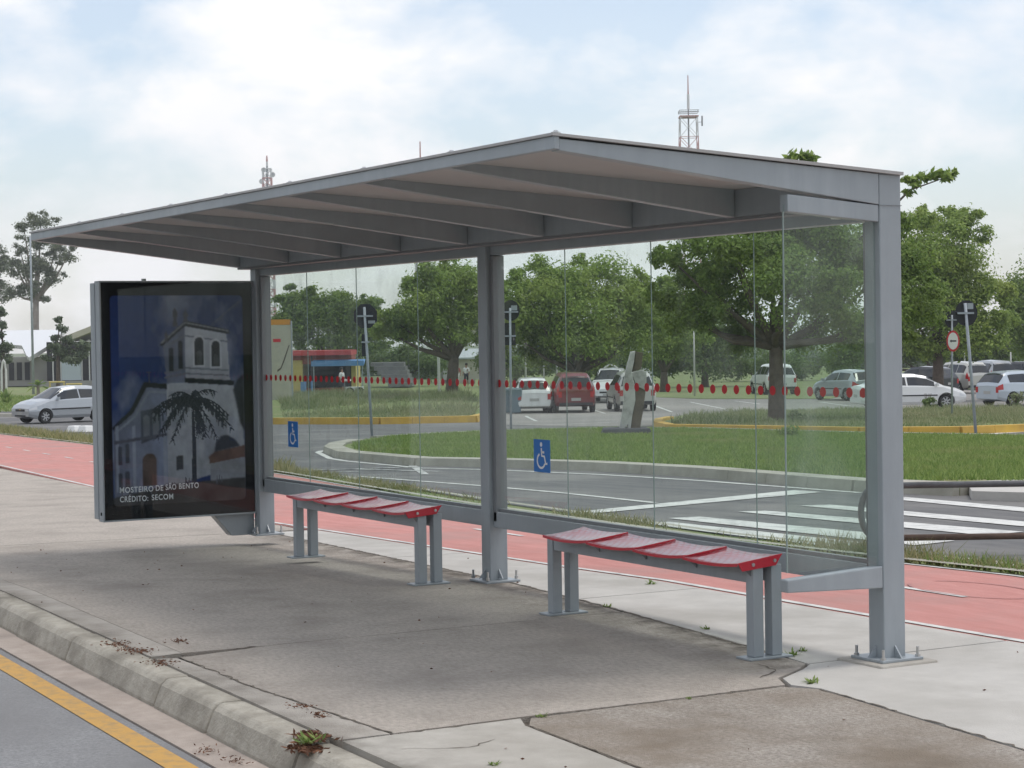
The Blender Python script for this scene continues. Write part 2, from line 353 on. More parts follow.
def grass(name, poly, density, h, w, m, lift=0, rng=RNG, clump=None, kind='stuff', label=None, hvar=(.5, 1.3), lean=.5, margin=0, patch=None, avoid=None):
    xs = [p[0] for p in poly]; ys = [p[1] for p in poly]
    A = (max(xs)-min(xs))*(max(ys)-min(ys)); n = int(A*density)
    x = rng.uniform(min(xs), max(xs), n); y = rng.uniform(min(ys), max(ys), n)
    k = inpoly(x, y, poly); x, y = x[k], y[k]
    if clump:
        ph = np.sin(x*clump)+np.sin(y*clump*1.3+1)+np.sin((x+y)*clump*.7+2)+rng.normal(size=len(x))*.6
        k = ph > -.2; x, y = x[k], y[k]
    if margin:
        dm = np.full(len(x), 1e9)
        for i in range(len(poly)):
            a = np.array(poly[i-1]); b = np.array(poly[i]); ab = b-a; t = np.clip(((x-a[0])*ab[0]+(y-a[1])*ab[1])/max(ab@ab, 1e-9), 0, 1)
            dm = np.minimum(dm, np.hypot(x-a[0]-t*ab[0], y-a[1]-t*ab[1]))
        k = dm > margin*rng.uniform(.95, 1.5, len(x)); x, y = x[k], y[k]
    if avoid:
        k = np.hypot(x-avoid[0], y-avoid[1]) > avoid[2]; x, y = x[k], y[k]
    n = len(x); z = np.interp(DD(x, y), KD, KZ)+lift
    hh = h*rng.uniform(*hvar, n); an = rng.uniform(0, 2*pi, n); le = None
    if patch: hh = hh*np.clip(.55+.28*(np.sin(x*patch+1)+np.sin(y*patch*1.4)+np.sin((x-y)*patch*.6+2)), .12, 1.4)
    le = rng.normal(size=(n, 2))*lean*hh[:, None]
    dx, dy = np.cos(an)*w*.5, np.sin(an)*w*.5
    V = np.stack([np.stack([x-dx, y-dy, z], 1), np.stack([x+dx, y+dy, z], 1), np.stack([x+le[:, 0], y+le[:, 1], z+hh], 1)], 1)
    o = rawmesh(name, V, 3, m); tag(o, label or 'green grass growing on the lawn', 'grass', kind=kind); return o

# ================================================================== GROUND AND STREETS
def Y_k(x): return 3.11-.035*x
big = [(-60, -900), (1500, -900), (1500, 400), (-60, 400)]
tag(sheet('ground', [(-250, -850), (980, -850), (980, 400), (-250, 400)], -.35, 'ground_dirt', kind='structure'))
# near road and its gutter
X0, X1 = -14, 75
sheet('road', dense([(X0, Y_k(X0)+.25), (X1, Y_k(X1)+.25)], 5)+[(X1, 60), (X0, 60)], -.14, 'near_road', kind='structure', thick=.2)
gut = sheet('gutter', [(X0, Y_k(X0)+.02), (X1, Y_k(X1)+.02), (X1, Y_k(X1)+.24), (X0, Y_k(X0)+.24)], -.135, 'gutter', kind='structure', thick=.15)
ymark = sheet('yellow_line', [(X0, Y_k(X0)+.30), (X1, Y_k(X1)+.30), (X1, Y_k(X1)+.42), (X0, Y_k(X0)+.42)], -.136, 'yellow_paint', parent=bpy.data.objects['road'])
# sidewalk: bed, slabs, kerb stones
bikeF = [g2(*q) for q in [(-260, 418), (-120, 442), (0, 466), (91, 487)]]+[(10.5, -1.12), (4.6, -.93), (2, -.95), (.1, -.98), (-14, -1.0)]
bikeB = [g2(*q) for q in [(-260, 408), (-120, 421), (0, 434), (91, 444.5)]]+[g2(290, 475), (11.4, -3.85), (5.9, -3.12), (3.3, -3.0), (2.1, -2.99), (-14, -2.95)]
kerbline = [(bikeF[0][0], Y_k(bikeF[0][0])-.14), (X0, Y_k(X0)-.14)]
side = sheet('sidewalk', [(X1, 3.2), (X1, bikeF[0][1])]+bikeF+[(X0, Y_k(X0)-.02), (X1, Y_k(X1)-.02)], -.035, 'soil', kind='structure', thick=.2)
def slab(poly, m, lift=0): return sheet('slab', poly, lift, m, parent=side, thick=.09)
G_ = .006
def ykk(x): return Y_k(x)-.14
xj = -.22
edge = [(9.2, -.62), (5, -.22), (3.76, -.10), (2.56, .0), (1.2, .16), (.5, .26), (.22, .30), (.12, .42)]
def strip_y(x):
    e = sorted(edge); return float(np.interp(x, [q[0] for q in e], [q[1] for q in e]))
def fr(x): return min(2.80+.0*x, ykk(x)-.02)
# narrow smooth band behind the kerb stones
slab([(-.2, ykk(-.2)-.004), (2.20, ykk(2.2)-.004), (2.16, ykk(2.2)-.12), (1.2, 2.80), (-.2, 2.74)], 'slab_band')
slab([(2.28, ykk(2.28)-.004), (26, ykk(26)-.004), (26, ykk(26)-.175), (2.30, ykk(2.3)-.175)], 'slab_band')
# main slabs
slab([(-.2, 2.725), (1.2, 2.785), (2.16, 2.79), (2.26, 2.30), (2.28, 2.2), (2.27, strip_y(2.27)+G_)]+[(x, strip_y(x)+G_) for x in (1.2, .5, .22)]+[(.12, .42), (-.03, .66), (-.19, .74), (-.2, 1.5), (-.185, 2.1)], 'slab')
slab([(2.29, 2.2), (2.275, 2.3), (2.31, ykk(2.3)-.18), (9.3, ykk(9.3)-.18), (9.3, strip_y(9.3)+G_), (9.2, -.61), (5, -.21), (3.76, -.09), (2.56, .01), (2.28, .05)], 'slab')
slab([(9.32, ykk(9.32)-.18), (26, ykk(26)-.18), (27, -2.9)]+[bikeF[3], (10.5, -1.1), (9.32, -1.0)], 'slab')
slab([(26.02, ykk(26)-.012), (X1-1, ykk(X1)), (X1-1, bikeF[0][1]), bikeF[1], bikeF[2], (27.02, -2.95)], 'slab')
# light concrete patch, rough slab, strip by the cycle path
slab([(-.23, ykk(-.2)-.012), (-.225, 2.72), (-.215, 2.14), (-.36, 2.2), (-1.3, 2.262), (-14, 2.3), (-14, ykk(-14)-.012)], 'slab_smooth')
slab([(-.235, 2.10), (-.225, 1.53), (-.23, .78), (-.36, .685), (-1.84, .87), (-14, 1.2), (-14, 2.28), (-1.3, 2.24), (-.36, 2.18)], 'slab_rough')
slab([(-14, 1.18), (-1.84, .85), (-.36, .665), (-.21, .72), (-.05, .645), (.10, .41), (.2, .29), (.2, -.98), (.1, -.985), (-14, -1.005)], 'strip')
sy = [(9.2, -.63), (5, -.23), (3.76, -.11), (2.56, -.01), (1.2, .15), (.5, .25), (.215, .29)]
for a, b in [(.215, 2.9), (2.915, 6.1), (6.115, 9.2)]:
    top = [(x, y) for x, y in sy if a < x < b]
    fy = lambda x: float(np.interp(x, [.1, 2, 4.6, 10.5], [-.98, -.95, -.93, -1.12]))
    ty = lambda x: strip_y(x)-.012
    slab([(b, ty(b))]+top+[(a, ty(a)), (a, fy(a)+.004), (2, -.946) if a < 2 < b else ((a+b)/2, fy((a+b)/2)+.004), (b, fy(b)+.004)], 'strip')
# kerb stones
ks = [-14, -12.9, -11.8, -10.7, -9.6, -8.5, -7.4, -6.3, -5.2, -4.1, -3.0, -1.9, -.98, -.16, .87, 1.63, 3.24, 4.35, 5.4, 6.4]+[7.4+i for i in range(22)]
for i, (a, b) in enumerate(zip(ks[:-1], ks[1:])):
    a2, b2 = a+.006, b-.006; drop = 0 if b > -.1 else (-.012 if b > -1 else -.02); jog = random.uniform(-.006, .006)
    P = []
    for x in (a2, b2):
        zz = Z(x, 3.1)+drop+random.uniform(-.003, .003); y = Y_k(x)+jog
        P.append([(x, y-.135, zz-.2), (x, y+.055, zz-.2), (x, y+.05, zz-.12), (x, y+.012, zz-.03), (x, y-.02, zz), (x, y-.135, zz)])
    mb = MB(); mb.add(P[0]+P[1], [tuple(range(6)), tuple(range(6, 12))[::-1]]+[(k, k+6, (k+1) % 6+6, (k+1) % 6) for k in range(6)])
    mb.build('kerb_stone', 'kerb', side, bevel=.015)
# cracks filled with dirt
def crack(pts, w, seed):
    rr = random.Random(seed); P = []
    pts = dense(pts, .04)
    for p in pts: P.append((p[0]+rr.uniform(-.012, .012), p[1]+rr.uniform(-.012, .012)))
    Lp = []; Rp = []
    for i, p in enumerate(P):
        t = (Vector(P[min(i+1, len(P)-1)])-Vector(P[max(0, i-1)])).normalized(); ww = w*rr.uniform(.3, 1.2)*(.2 if i in (0, len(P)-1) else 1)
        Lp.append((p[0]-t.y*ww, p[1]+t.x*ww)); Rp.append((p[0]+t.y*ww, p[1]-t.x*ww))
    mb = MB(); n = len(P)
    vs = [(x, y, Z(x, y)+.0025) for x, y in Lp]+[(x, y, Z(x, y)+.0025) for x, y in Rp]
    mb.add(vs, [(i, i+1, n+i+1, n+i) for i in range(n-1)]); mb.build('crack', 'crackdirt', side)
crack([(2.28, 2.80), (2.25, 2.55), (2.285, 2.3)], .014, 1)
crack([(2.05, 2.775), (1.2, 2.79), (.3, 2.76), (-.2, 2.73)], .006, 2)
crack([(.35, .5), (.12, .55), (.02, .72)], .006, 3)
crack([(-.22, 2.7), (-.21, 2.1), (-.22, 1.4), (-.21, .8)], .008, 4)
crack([(-.37, .68), (-1.2, .775), (-1.9, .86)], .006, 5)
crack([(-.36, 2.19), (-.8, 2.22), (-1.3, 2.25)], .006, 6)
crack([(-.5, 2.85), (-.62, 2.6), (-.55, 2.45)], .004, 7)
crack([(9.2, -.62), (5, -.22), (2.56, .0), (.5, .26)], .012, 8)
# grime washed up along the joint in front of the pale strip
def stain(name, rows, strength, parent):
    P = []; A = []; n_ = len(rows[0])
    for k_, (row, a_) in enumerate(zip(rows, strength)):
        for x_, y_ in row: P.append((x_, y_, Z(x_, y_)+.0018)); A.append(a_)
    fs = [(k_*n_+i_, k_*n_+i_+1, (k_+1)*n_+i_+1, (k_+1)*n_+i_) for k_ in range(len(rows)-1) for i_ in range(n_-1)]
    me = bpy.data.meshes.new(name); me.from_pydata(P, [], fs); me.update()
    ca = me.color_attributes.new('amount', 'FLOAT_COLOR', 'POINT'); ca.data.foreach_set('color', np.array([(a_, a_, a_, 1) for a_ in A], np.float32).ravel())
    if 'grime' not in MAT:
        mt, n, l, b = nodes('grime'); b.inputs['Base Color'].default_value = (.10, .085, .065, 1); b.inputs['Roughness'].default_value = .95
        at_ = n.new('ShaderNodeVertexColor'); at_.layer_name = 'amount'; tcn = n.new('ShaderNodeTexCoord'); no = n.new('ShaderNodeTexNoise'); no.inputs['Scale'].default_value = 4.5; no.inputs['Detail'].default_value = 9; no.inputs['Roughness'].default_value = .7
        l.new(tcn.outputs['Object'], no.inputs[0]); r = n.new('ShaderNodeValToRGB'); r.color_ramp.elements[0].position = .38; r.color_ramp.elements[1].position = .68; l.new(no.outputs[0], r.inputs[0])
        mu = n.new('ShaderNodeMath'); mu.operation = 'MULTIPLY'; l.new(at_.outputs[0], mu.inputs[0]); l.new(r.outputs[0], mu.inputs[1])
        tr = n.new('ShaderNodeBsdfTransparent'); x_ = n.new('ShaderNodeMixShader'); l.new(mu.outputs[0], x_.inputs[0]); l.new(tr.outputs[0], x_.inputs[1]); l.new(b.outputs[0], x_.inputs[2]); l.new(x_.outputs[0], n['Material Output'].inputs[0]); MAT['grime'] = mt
    return link(name, me, 'grime', parent)
_xs = np.linspace(.15, 9.1, 60)
stain('grime_stain', [[(x_, strip_y(x_)-.03) for x_ in _xs], [(x_, strip_y(x_)+.05) for x_ in _xs], [(x_, strip_y(x_)+.20) for x_ in _xs], [(x_, strip_y(x_)+.55) for x_ in _xs]], [0, .8, .32, 0], side)
_xs = np.linspace(-3, 20, 80)
stain('grime_stain', [[(x_, ykk(x_)-.30) for x_ in _xs], [(x_, ykk(x_)-.10) for x_ in _xs], [(x_, ykk(x_)-.01) for x_ in _xs], [(x_, ykk(x_)+.05) for x_ in _xs]], [0, .15, .4, 0], side)
stain('grime_stain', [[(x_, y0_) for x_ in np.linspace(-3.0, -.24, 16)] for y0_ in (.8, 1.2, 1.7, 2.2)], [0, .14, .12, 0], side)
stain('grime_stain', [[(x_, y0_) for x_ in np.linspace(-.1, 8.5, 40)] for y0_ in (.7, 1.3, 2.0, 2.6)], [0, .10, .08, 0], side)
# cycle path
bike = sheet('cycle_path', bikeF+bikeB[::-1], -.002, 'bike', kind='structure', thick=.15)
def line(name, pts, w, lift, m, parent, side_=0): return sheet(name, band(dense(pts, 2.0), w, side_), lift, m, parent=parent)
line('edge_line', [(p[0], p[1]-.05) for p in bikeF], .055, .003, 'white_paint', bike)
line('edge_line', [(p[0], p[1]+.05) for p in bikeB], .05, .003, 'white_paint', bike)
def mid(t):
    a = np.array(bikeF[::-1]); b = np.array(bikeB[::-1])
    xa = lambda q, t: np.interp(t, q[:, 0], q[:, 1])
    return float((xa(a, t)+xa(b, t))/2)
x = 1.61-2.85*5
while x < 60:
    if x > 8 or x < 3.5 or True:
        line('centre_dash', [(x, mid(x)), (x+1.0, mid(x+1.0))], .055, .003, 'white_paint', bike)
    x += 2.85
mat('scuff', (.36, .185, .18), .9, (.50, .225, .2), 6, 8, .4, .6)
line('scuff_mark', [(1.85+.5*cos(a), -2.25+.28*sin(a)) for a in np.linspace(.4, 5.9, 26)], .018, .0035, 'scuff', bike)
# verge
stN = [g2(*q) for q in [(-260, 402), (-120, 415), (0, 428), (91, 439.5), (290, 469)]]+[(11.9, -4.4), (6.2, -3.55), (3.6, -3.4), (2.4, -3.4), (-14, -3.35)]
verge = sheet('verge', [(p[0], p[1]-.0) for p in bikeB]+stN[::-1], -.004, 'lawn', kind='structure', thick=.15)
line('verge_kerb', [(p[0], p[1]-.02) for p in bikeB], .09, .03, 'island_kerb', verge)
line('verge_kerb', stN, .10, .02, 'island_kerb', verge)
# the far street
street = sheet('street', stN+[(-14, -60), (12, -60), g2(1150, 425), g2(1024, 424), g2(860, 424), g2(700, 420), g2(560, 414), g2(475, 413), g2(272, 414), g2(150, 412), g2(0, 411), g2(-260, 405)], -.012, 'street', kind='structure', thick=.15)
lot = sheet('parking_lot', [g2(*q) for q in [(1300, 426), (1024, 425), (860, 425), (700, 426.5), (560, 426), (480, 424), (475, 398), (560, 397), (640, 396.5), (700, 399), (830, 399), (860, 392), (1024, 388), (1300, 386)]], -.003, 'lot', kind='structure', thick=.1)
def kerbed(name, pts, w, h, m, parent): # raised kerb stones along a line
    P = dense(pts, 1.0); mb = None
    for a, b in zip(P[:-1], P[1:]):
        t = (Vector(b)-Vector(a)).normalized(); n = Vector((-t.y, t.x))*w; a_ = Vector(a)+t*.006; b_ = Vector(b)-t*.006
        q = [a_-n*.35, b_-n*.35, b_+n*.65, a_+n*.65]; za, zb = Z(*a), Z(*b); zz = [za, zb, zb, za]
        MB().hexa([(q[i].x, q[i].y, zz[i]-.15) for i in range(4)]+[(q[i].x+(n.x*.12 if i < 2 else 0), q[i].y+(n.y*.12 if i < 2 else 0), zz[i]+h) for i in range(4)]).build('kerb_stone', m, parent)
# central island
islF = [g2(*q) for q in [(352, 444.5), (334, 448), (329, 452), (342, 457.5), (420, 465), (500, 466.5), (600, 470), (700, 476), (860, 490), (960, 494.5)]]
islB = [g2(*q) for q in [(372, 441), (430, 437.5), (480, 435), (600, 431.5), (700, 432), (860, 437), (1024, 440), (1300, 440)]]
islR = [g2(1300, 505), g2(1024, 491), g2(972, 489)]
island = sheet('central_island', islF+islR[::-1]+islB[::-1], .075, 'lawn', kind='structure', thick=.2)
kerbed('kerb', islF, .42, .12, 'island_kerb', island)
kerbed('kerb', islB[::-1], .2, .12, 'island_kerb', island)
sheet('ramp', [g2(*q) for q in [(966, 488.5), (1024, 486.5), (1300, 490), (1300, 512), (1024, 500.5), (972, 499)]], .085, 'strip', parent=island, thick=.1)
# yellow kerbed islands
ylF = [g2(*q) for q in [(-40, 421), (150, 423), (272, 424), (380, 424), (475, 422), (486, 419)]]
ylB = [g2(*q) for q in [(486, 402), (475, 397), (272, 396), (150, 396), (-40, 400)]]
yl = sheet('yellow_kerb_lawn', ylF[2:]+ylB[:3], .09, 'lawn', kind='structure', thick=.2)
kerbed('kerb', ylF[2:], .35, .22, 'yellow_kerb', yl)
yrF = [g2(*q) for q in [(668, 421.5), (657, 424), (656, 427), (668, 430.5), (740, 432), (860, 434.5), (960, 434), (1024, 431.5), (1250, 424)]]
yrB = [g2(*q) for q in [(1250, 408), (1024, 410), (940, 411), (860, 411), (740, 414), (680, 418)]]
yr = sheet('tree_island', yrF+yrB, .09, 'lawn', kind='structure', thick=.2)
kerbed('kerb', yrF, .30, .17, 'yellow_kerb', yr)
line('footpath', [g2(850, 419.5), g2(1024, 415)], .55, .10, 'strip', yr)
# lawns further off
lw = sheet('far_lawn', [g2(*q) for q in [(-200, 412), (0, 413), (20, 413.5), (150, 412), (272, 411), (272, 395), (475, 395), (475, 384), (272, 384), (150, 384), (0, 386), (-200, 386)]], -.02, 'lawn', kind='structure', thick=.1)
kerbed('kerb', [g2(-60, 416), g2(20, 416.5), g2(140, 415.5)], .6, .12, 'island_kerb', lw)
sheet('park_lawn', [g2(*q) for q in [(475, 398), (560, 397), (640, 396.5), (700, 398.5), (830, 398.5), (860, 391.5), (1024, 387.5), (1300, 385), (1300, 362), (475, 366)]], .0, 'lawn', kind='structure', thick=.1)
# street markings
line('lane_line', [g2(318, 452), g2(330, 458), g2(345, 460.5), g2(420, 467.5), g2(500, 469.5), g2(600, 474), g2(700, 480), g2(800, 487.5), g2(860, 492)], .12, -.006, 'white_paint', street)
line('lane_line', [g2(318, 452), g2(322, 450.5), g2(331, 449.5)], .14, -.0055, 'white_paint', street)
line('lane_line', [g2(360, 476), g2(480, 485), g2(560, 492), g2(655, 502)], .10, -.006, 'white_paint', street)
sheet('stop_line', [g2(*q) for q in [(548, 514), (575, 514.5), (822, 491.5), (795, 489.5)]], -.005, 'white_paint', street)
for q in [[(800, 505), (830, 504), (1060, 524), (1060, 529)], [(738, 511), (765, 510), (1024, 531), (985, 534.5)], [(668, 517.5), (700, 516), (955, 540), (915, 544.5)], [(640, 523), (668, 521), (862, 541.5), (840, 547)],
          [(875, 497), (905, 496.5), (1060, 510), (1060, 514.5)], [(975, 565), (995, 562), (1060, 568), (1060, 573)]]:
    sheet('crosswalk_stripe', [g2(*k) for k in q], -.005, 'white_paint', street)
for a, b, w in [((300, 470), (420, 466.5), .18), ((350, 468.5), (440, 471), .15), ((410, 463.5), (425, 474), .12), ((280, 473), (360, 471), .12)]:
    line('worn_marking', [g2(*a), g2(*b)], w, -.0045, 'worn_paint', street)
for a, b in [((526, 416), (536, 421)), ((588, 408), (605, 413.5)), ((650, 404), (672, 412)), ((690, 402), (725, 409)), ((735, 401), (760, 404)), ((545, 425), (640, 421)), ((820, 402), (850, 406))]:
    line('bay_line', [g2(*a), g2(*b)], .12, .002, 'white_paint', lot)
for a, b, w in [((860, 437), (930, 434.5), .3), ((965, 435), (1024, 431.5), .3), ((700, 432.5), (760, 433.5), .12)]:
    line('bay_line', [g2(*a), g2(*b)], w, -.004, 'white_paint', street)
for uu in (72, 83):
    p = G(uu+3, 432); b = thing('road_block', 'white concrete road block at the street edge, %s of two' % ('left' if uu < 75 else 'right'), 'road block', p, YAW, 'white blocks in the street')
    MB().hexa([(-.2, -.22, 0), (.2, -.22, 0), (.2, .22, 0), (-.2, .22, 0), (-.14, -.16, .2), (.14, -.16, .2), (.14, .16, .2), (-.14, .16, .2)]).build('block', 'sign_white', b, bevel=.02)

# ================================================================== SHELTER
SP = 3.9373; CA, CB = .15, .133
sh = thing('bus_shelter', 'grey steel bus stop shelter with cantilever roof and glass back', 'bus shelter', (0, 0, 0))
ROOFB, ROOFF = 2.36, 2.475        # roof height at the back and at the front edge
YB, YF = -.135, 1.812
def zr(y): return ROOFB+(ROOFF-ROOFB)*(y-YB)/(YF-YB)
XE = 2*SP+CA
for i in range(3):
    x0 = i*SP; top = 2.355 if i == 0 else 2.27
    c = bbox('column', (x0, -CB, .012), (x0+CA-.035, 0, top), 'metal', sh, .006)
    bbox('glass_channel', (x0+CA-.033, -CB+.02, .40), (x0+CA+.012, -.03, 2.13), 'metal_dark', c, .003)
    if i: bbox('glass_channel', (x0-.045, -CB+.02, .40), (x0-.002, -.03, 2.13), 'metal_dark', c, .003)
    bbox('base_plate', (x0-.06, -CB-.06, .0 if i else .012), (x0+CA+.03, .06, .014 if i else .026), 'metal', c, .003)
    if i == 0: bbox('concrete_plinth', (x0-.11, -CB-.11, -.02), (x0+CA+.08, .11, .012), 'slab_smooth', c, .01)
    for dx, dy in ((-.04, .04), (-.04, -CB-.04), (CA+.01, .04), (CA+.01, -CB-.04)):
        MB().tube([(x0+dx, dy, .02), (x0+dx, dy, .038), (x0+dx, dy, .0385), (x0+dx, dy, .075)], [.014, .014, .008, .008], 6).build('bolt', 'steel', c)
    for a, b in (((x0-.055, -CB/2), (-1, 0)), ((x0+CA/2-.02, .055), (0, 1))):
        if b[0]: MB().prism([(x0-.001, -CB/2-.004, .026), (x0-.052, -CB/2-.004, .026), (x0-.001, -CB/2-.004, .085)], (0, .008, 0)).build('gusset', 'metal', c)
        else: MB().prism([(x0+.055, .001, .026), (x0+.055, .052, .026), (x0+.055, .001, .085)], (.008, 0, 0)).build('gusset', 'metal', c)
    if i == 0:
        bbox('column_cap', (x0-.004, -CB-.004, 2.356), (x0+CA-.031, .004, 2.362), 'metal', c, .001)
        bbox('cap_joint', (x0-.003, -CB-.003, 2.203), (x0+CA-.033, .003, 2.206), 'metal_dark', c)
# beams
bbox('back_beam', (CA-.034, -.115, 2.135), (SP-.001, -.035, 2.27), 'metal', sh, .004)
bbox('back_beam', (SP+CA-.034, -.115, 2.135), (2*SP-.001, -.035, 2.27), 'metal', sh, .004)
bbox('gutter_beam', (CA-.03, -.034, 2.19), (XE-.01, .10, 2.205), 'metal_dark', sh)
bbox('rear_fascia', (CA, -.134, 2.272), (XE, -.11, 2.35), 'metal', sh)
for a, b in ((CA-.034, SP), (SP+CA-.034, 2*SP)):
    bbox('lower_rail', (a+.001, -.10, .36), (b-.001, -.03, .465), 'metal', sh, .004)
    bbox('glass_clamp', (a+.001, -.082, .466), (b-.001, -.048, .485), 'metal_dark', sh)
# rafters (tapered), end frames
def rafter(x, t=.035):
    yb = .105; a = [(x-t, yb, 2.205), (x-t, YF-.03, zr(YF)-.060), (x-t, YF-.03, zr(YF-.03)-.014), (x-t, yb, zr(yb)-.014)]
    return MB().prism(a, (2*t, 0, 0))
for k in range(1, 8):
    rafter(CA/2+k*SP/4, .03).build('rafter', 'metal', sh, bevel=.004)
bbox('rafter_header', (.07, -.033, 2.207), (XE-.075, .103, 2.349), 'metal', sh, .003)
MB().prism([(-.002, .004, 2.207), (-.002, YF-.03, zr(YF)-.066), (-.002, YF-.03, zr(YF-.03)-.012), (-.002, .004, zr(0)-.012)], (.07, 0, 0)).build('end_rafter', 'metal', sh, bevel=.004)
MB().prism([(XE-.07, -.03, 2.19), (XE-.07, YF-.03, zr(YF)-.066), (XE-.07, YF-.03, zr(YF-.03)-.012), (XE-.07, -.03, zr(0)-.012)], (.07, 0, 0)).build('end_rafter', 'metal', sh, bevel=.004)
MB().prism([(.002, .003, 2.125), (.002, .545, 2.165), (.002, .545, 2.246), (.002, .003, 2.205)], (.062, 0, 0)).build('side_glass_arm', 'metal', sh, bevel=.004)
# front fascia and the roof skin
MB().prism([(-.01, YF-.028, ROOFF-.062), (-.01, YF, ROOFF-.060), (-.01, YF, ROOFF-.004), (-.01, YF-.028, ROOFF-.006)], (XE+.02, 0, 0)).build('front_fascia', 'metal', sh, bevel=.003)
MB().hexa([(-.02, YB, ROOFB-.010), (XE+.02, YB, ROOFB-.010), (XE+.02, YF+.012, ROOFF-.003), (-.02, YF+.012, ROOFF-.003), (-.02, YB, ROOFB+.005), (XE+.02, YB, ROOFB+.005), (XE+.02, YF+.012, ROOFF+.009), (-.02, YF+.012, ROOFF+.009)]).build('roof_panel', 'rooftop', sh)
for k in range(8):
    xa = (CA/2+.032+k*SP/4) if k else .069; xb = CA/2+(k+1)*SP/4-.032
    MB().hexa([(xa, .10, zr(.10)-.025), (xb, .10, zr(.10)-.025), (xb, YF-.03, zr(YF-.03)-.025), (xa, YF-.03, zr(YF-.03)-.025), (xa, .10, zr(.10)-.011), (xb, .10, zr(.10)-.011), (xb, YF-.03, zr(YF-.03)-.013), (xa, YF-.03, zr(YF-.03)-.013)]).build('soffit_panel', 'soffit', sh)
for k in range(9):
    x = min(CA/2+k*SP/4, XE-.1)
    MB().tube([(x, YF-.06, ROOFF+.006), (x, YF-.06, ROOFF+.022), (x, YF-.06, ROOFF+.023), (x, YF-.06, ROOFF+.03)], [.022, .022, .012, .01], 8).build('roof_bolt', 'steel', sh)
MB().box((.07, .16, 2.14), (.11, .21, 2.185)).build('glass_fixing', 'sign_white', sh, bevel=.004)
for i in (1,):
    MB().tube([(SP+.06, .0, 2.235), (SP+.06, .03, 2.235)], .02, 10).build('joint_plate', 'steel', sh)
# glass panes with red dots
PX = [(CA+.006, 1.10), (1.10, 2.085), (2.085, 3.04), (3.04, SP-.006), (SP+CA+.006, 5.05), (5.05, 6.06), (6.06, 6.975), (6.975, 2*SP-.006)]
dme = MB().disc((0, 0, 0), .025, (0, 1, 0), 18); dot_me = bpy.data.meshes.new('red_dot'); dot_me.from_pydata(dme.v, [], dme.f); dot_me.materials.append(MAT['red_decal'])
panes = []
for a, b in PX:
    p = bbox('glass_pane', (a+.0012, -.067, .486), (b-.0012, -.061, 2.134), 'glass', sh)
    panes.append(p)
    for e in (a+.0004, b-.0012): bbox('pane_edge', (e, -.0672, .487), (e+.0008, -.0608, 2.133), 'glass_edge', p)
    n = int(round((b-a)/.104))
    for k in range(n):
        d = bpy.data.objects.new('red_dot', dot_me); COL.objects.link(d); d.parent = p; d.location = (a+(k+.5)*(b-a)/n, -.0585, 1.30)
sp = bbox('side_glass_pane', (.026, .008, .475), (.034, .55, 2.20), 'glass', sh)
bbox('pane_edge', (.0255, .551, .475), (.0345, .5545, 2.165), 'glass_edge', sp)
MB().prism([(-.0, .003, .365), (-.0, .575, .385), (-.0, .575, .445), (-.0, .003, .472)], (.06, 0, 0)).build('side_glass_bracket', 'metal', sh, bevel=.006)
# wheelchair stickers
def sticker(xa, xb, z0, z1, par):
    s = bbox('wheelchair_sticker', (xa, -.060, z0), (xb, -.0575, z1), 'blue_decal', par)
    w, h = xb-xa, z1-z0; cx = (xa+xb)/2
    pt = lambda u, v: (xb-u*w, -.0568, z0+v*h)     # u runs right in view
    mb = MB()
    def stroke(pts, t):
        P = [Vector((q[0]*w, q[1]*h)) for q in pts]; Lp = []; Rp = []
        for i, q in enumerate(P):
            d = (P[min(i+1, len(P)-1)]-P[max(i-1, 0)]).normalized(); n = Vector((-d.y, d.x))*t
            Lp.append(q+n); Rp.append(q-n)
        vs = [(xb-q.x, -.0568, z0+q.y) for q in Lp+Rp]; k = len(P)
        mb.add(vs, [(i, i+1, k+i+1, k+i) for i in range(k-1)])
    stroke([(.48, .74), (.50, .50), (.66, .49), (.74, .26), (.84, .28)], .008)
    stroke([(.49, .62), (.66, .61)], .007)
    stroke([(.46+.24*cos(t), .35+.22*sin(t)) for t in np.linspace(2.0, 5.9, 16)], .007)
    mb.add([(xb-.47*w+.015*cos(t), -.0568, z0+.85*h+.015*sin(t)) for t in np.linspace(0, 2*pi, 12, endpoint=False)], [tuple(range(12))])
    mb.build('wheelchair_symbol', 'white_decal', s)
sticker(3.245, 3.445, .75, .955, panes[3]); sticker(7.19, 7.385, .75, .955, panes[7])

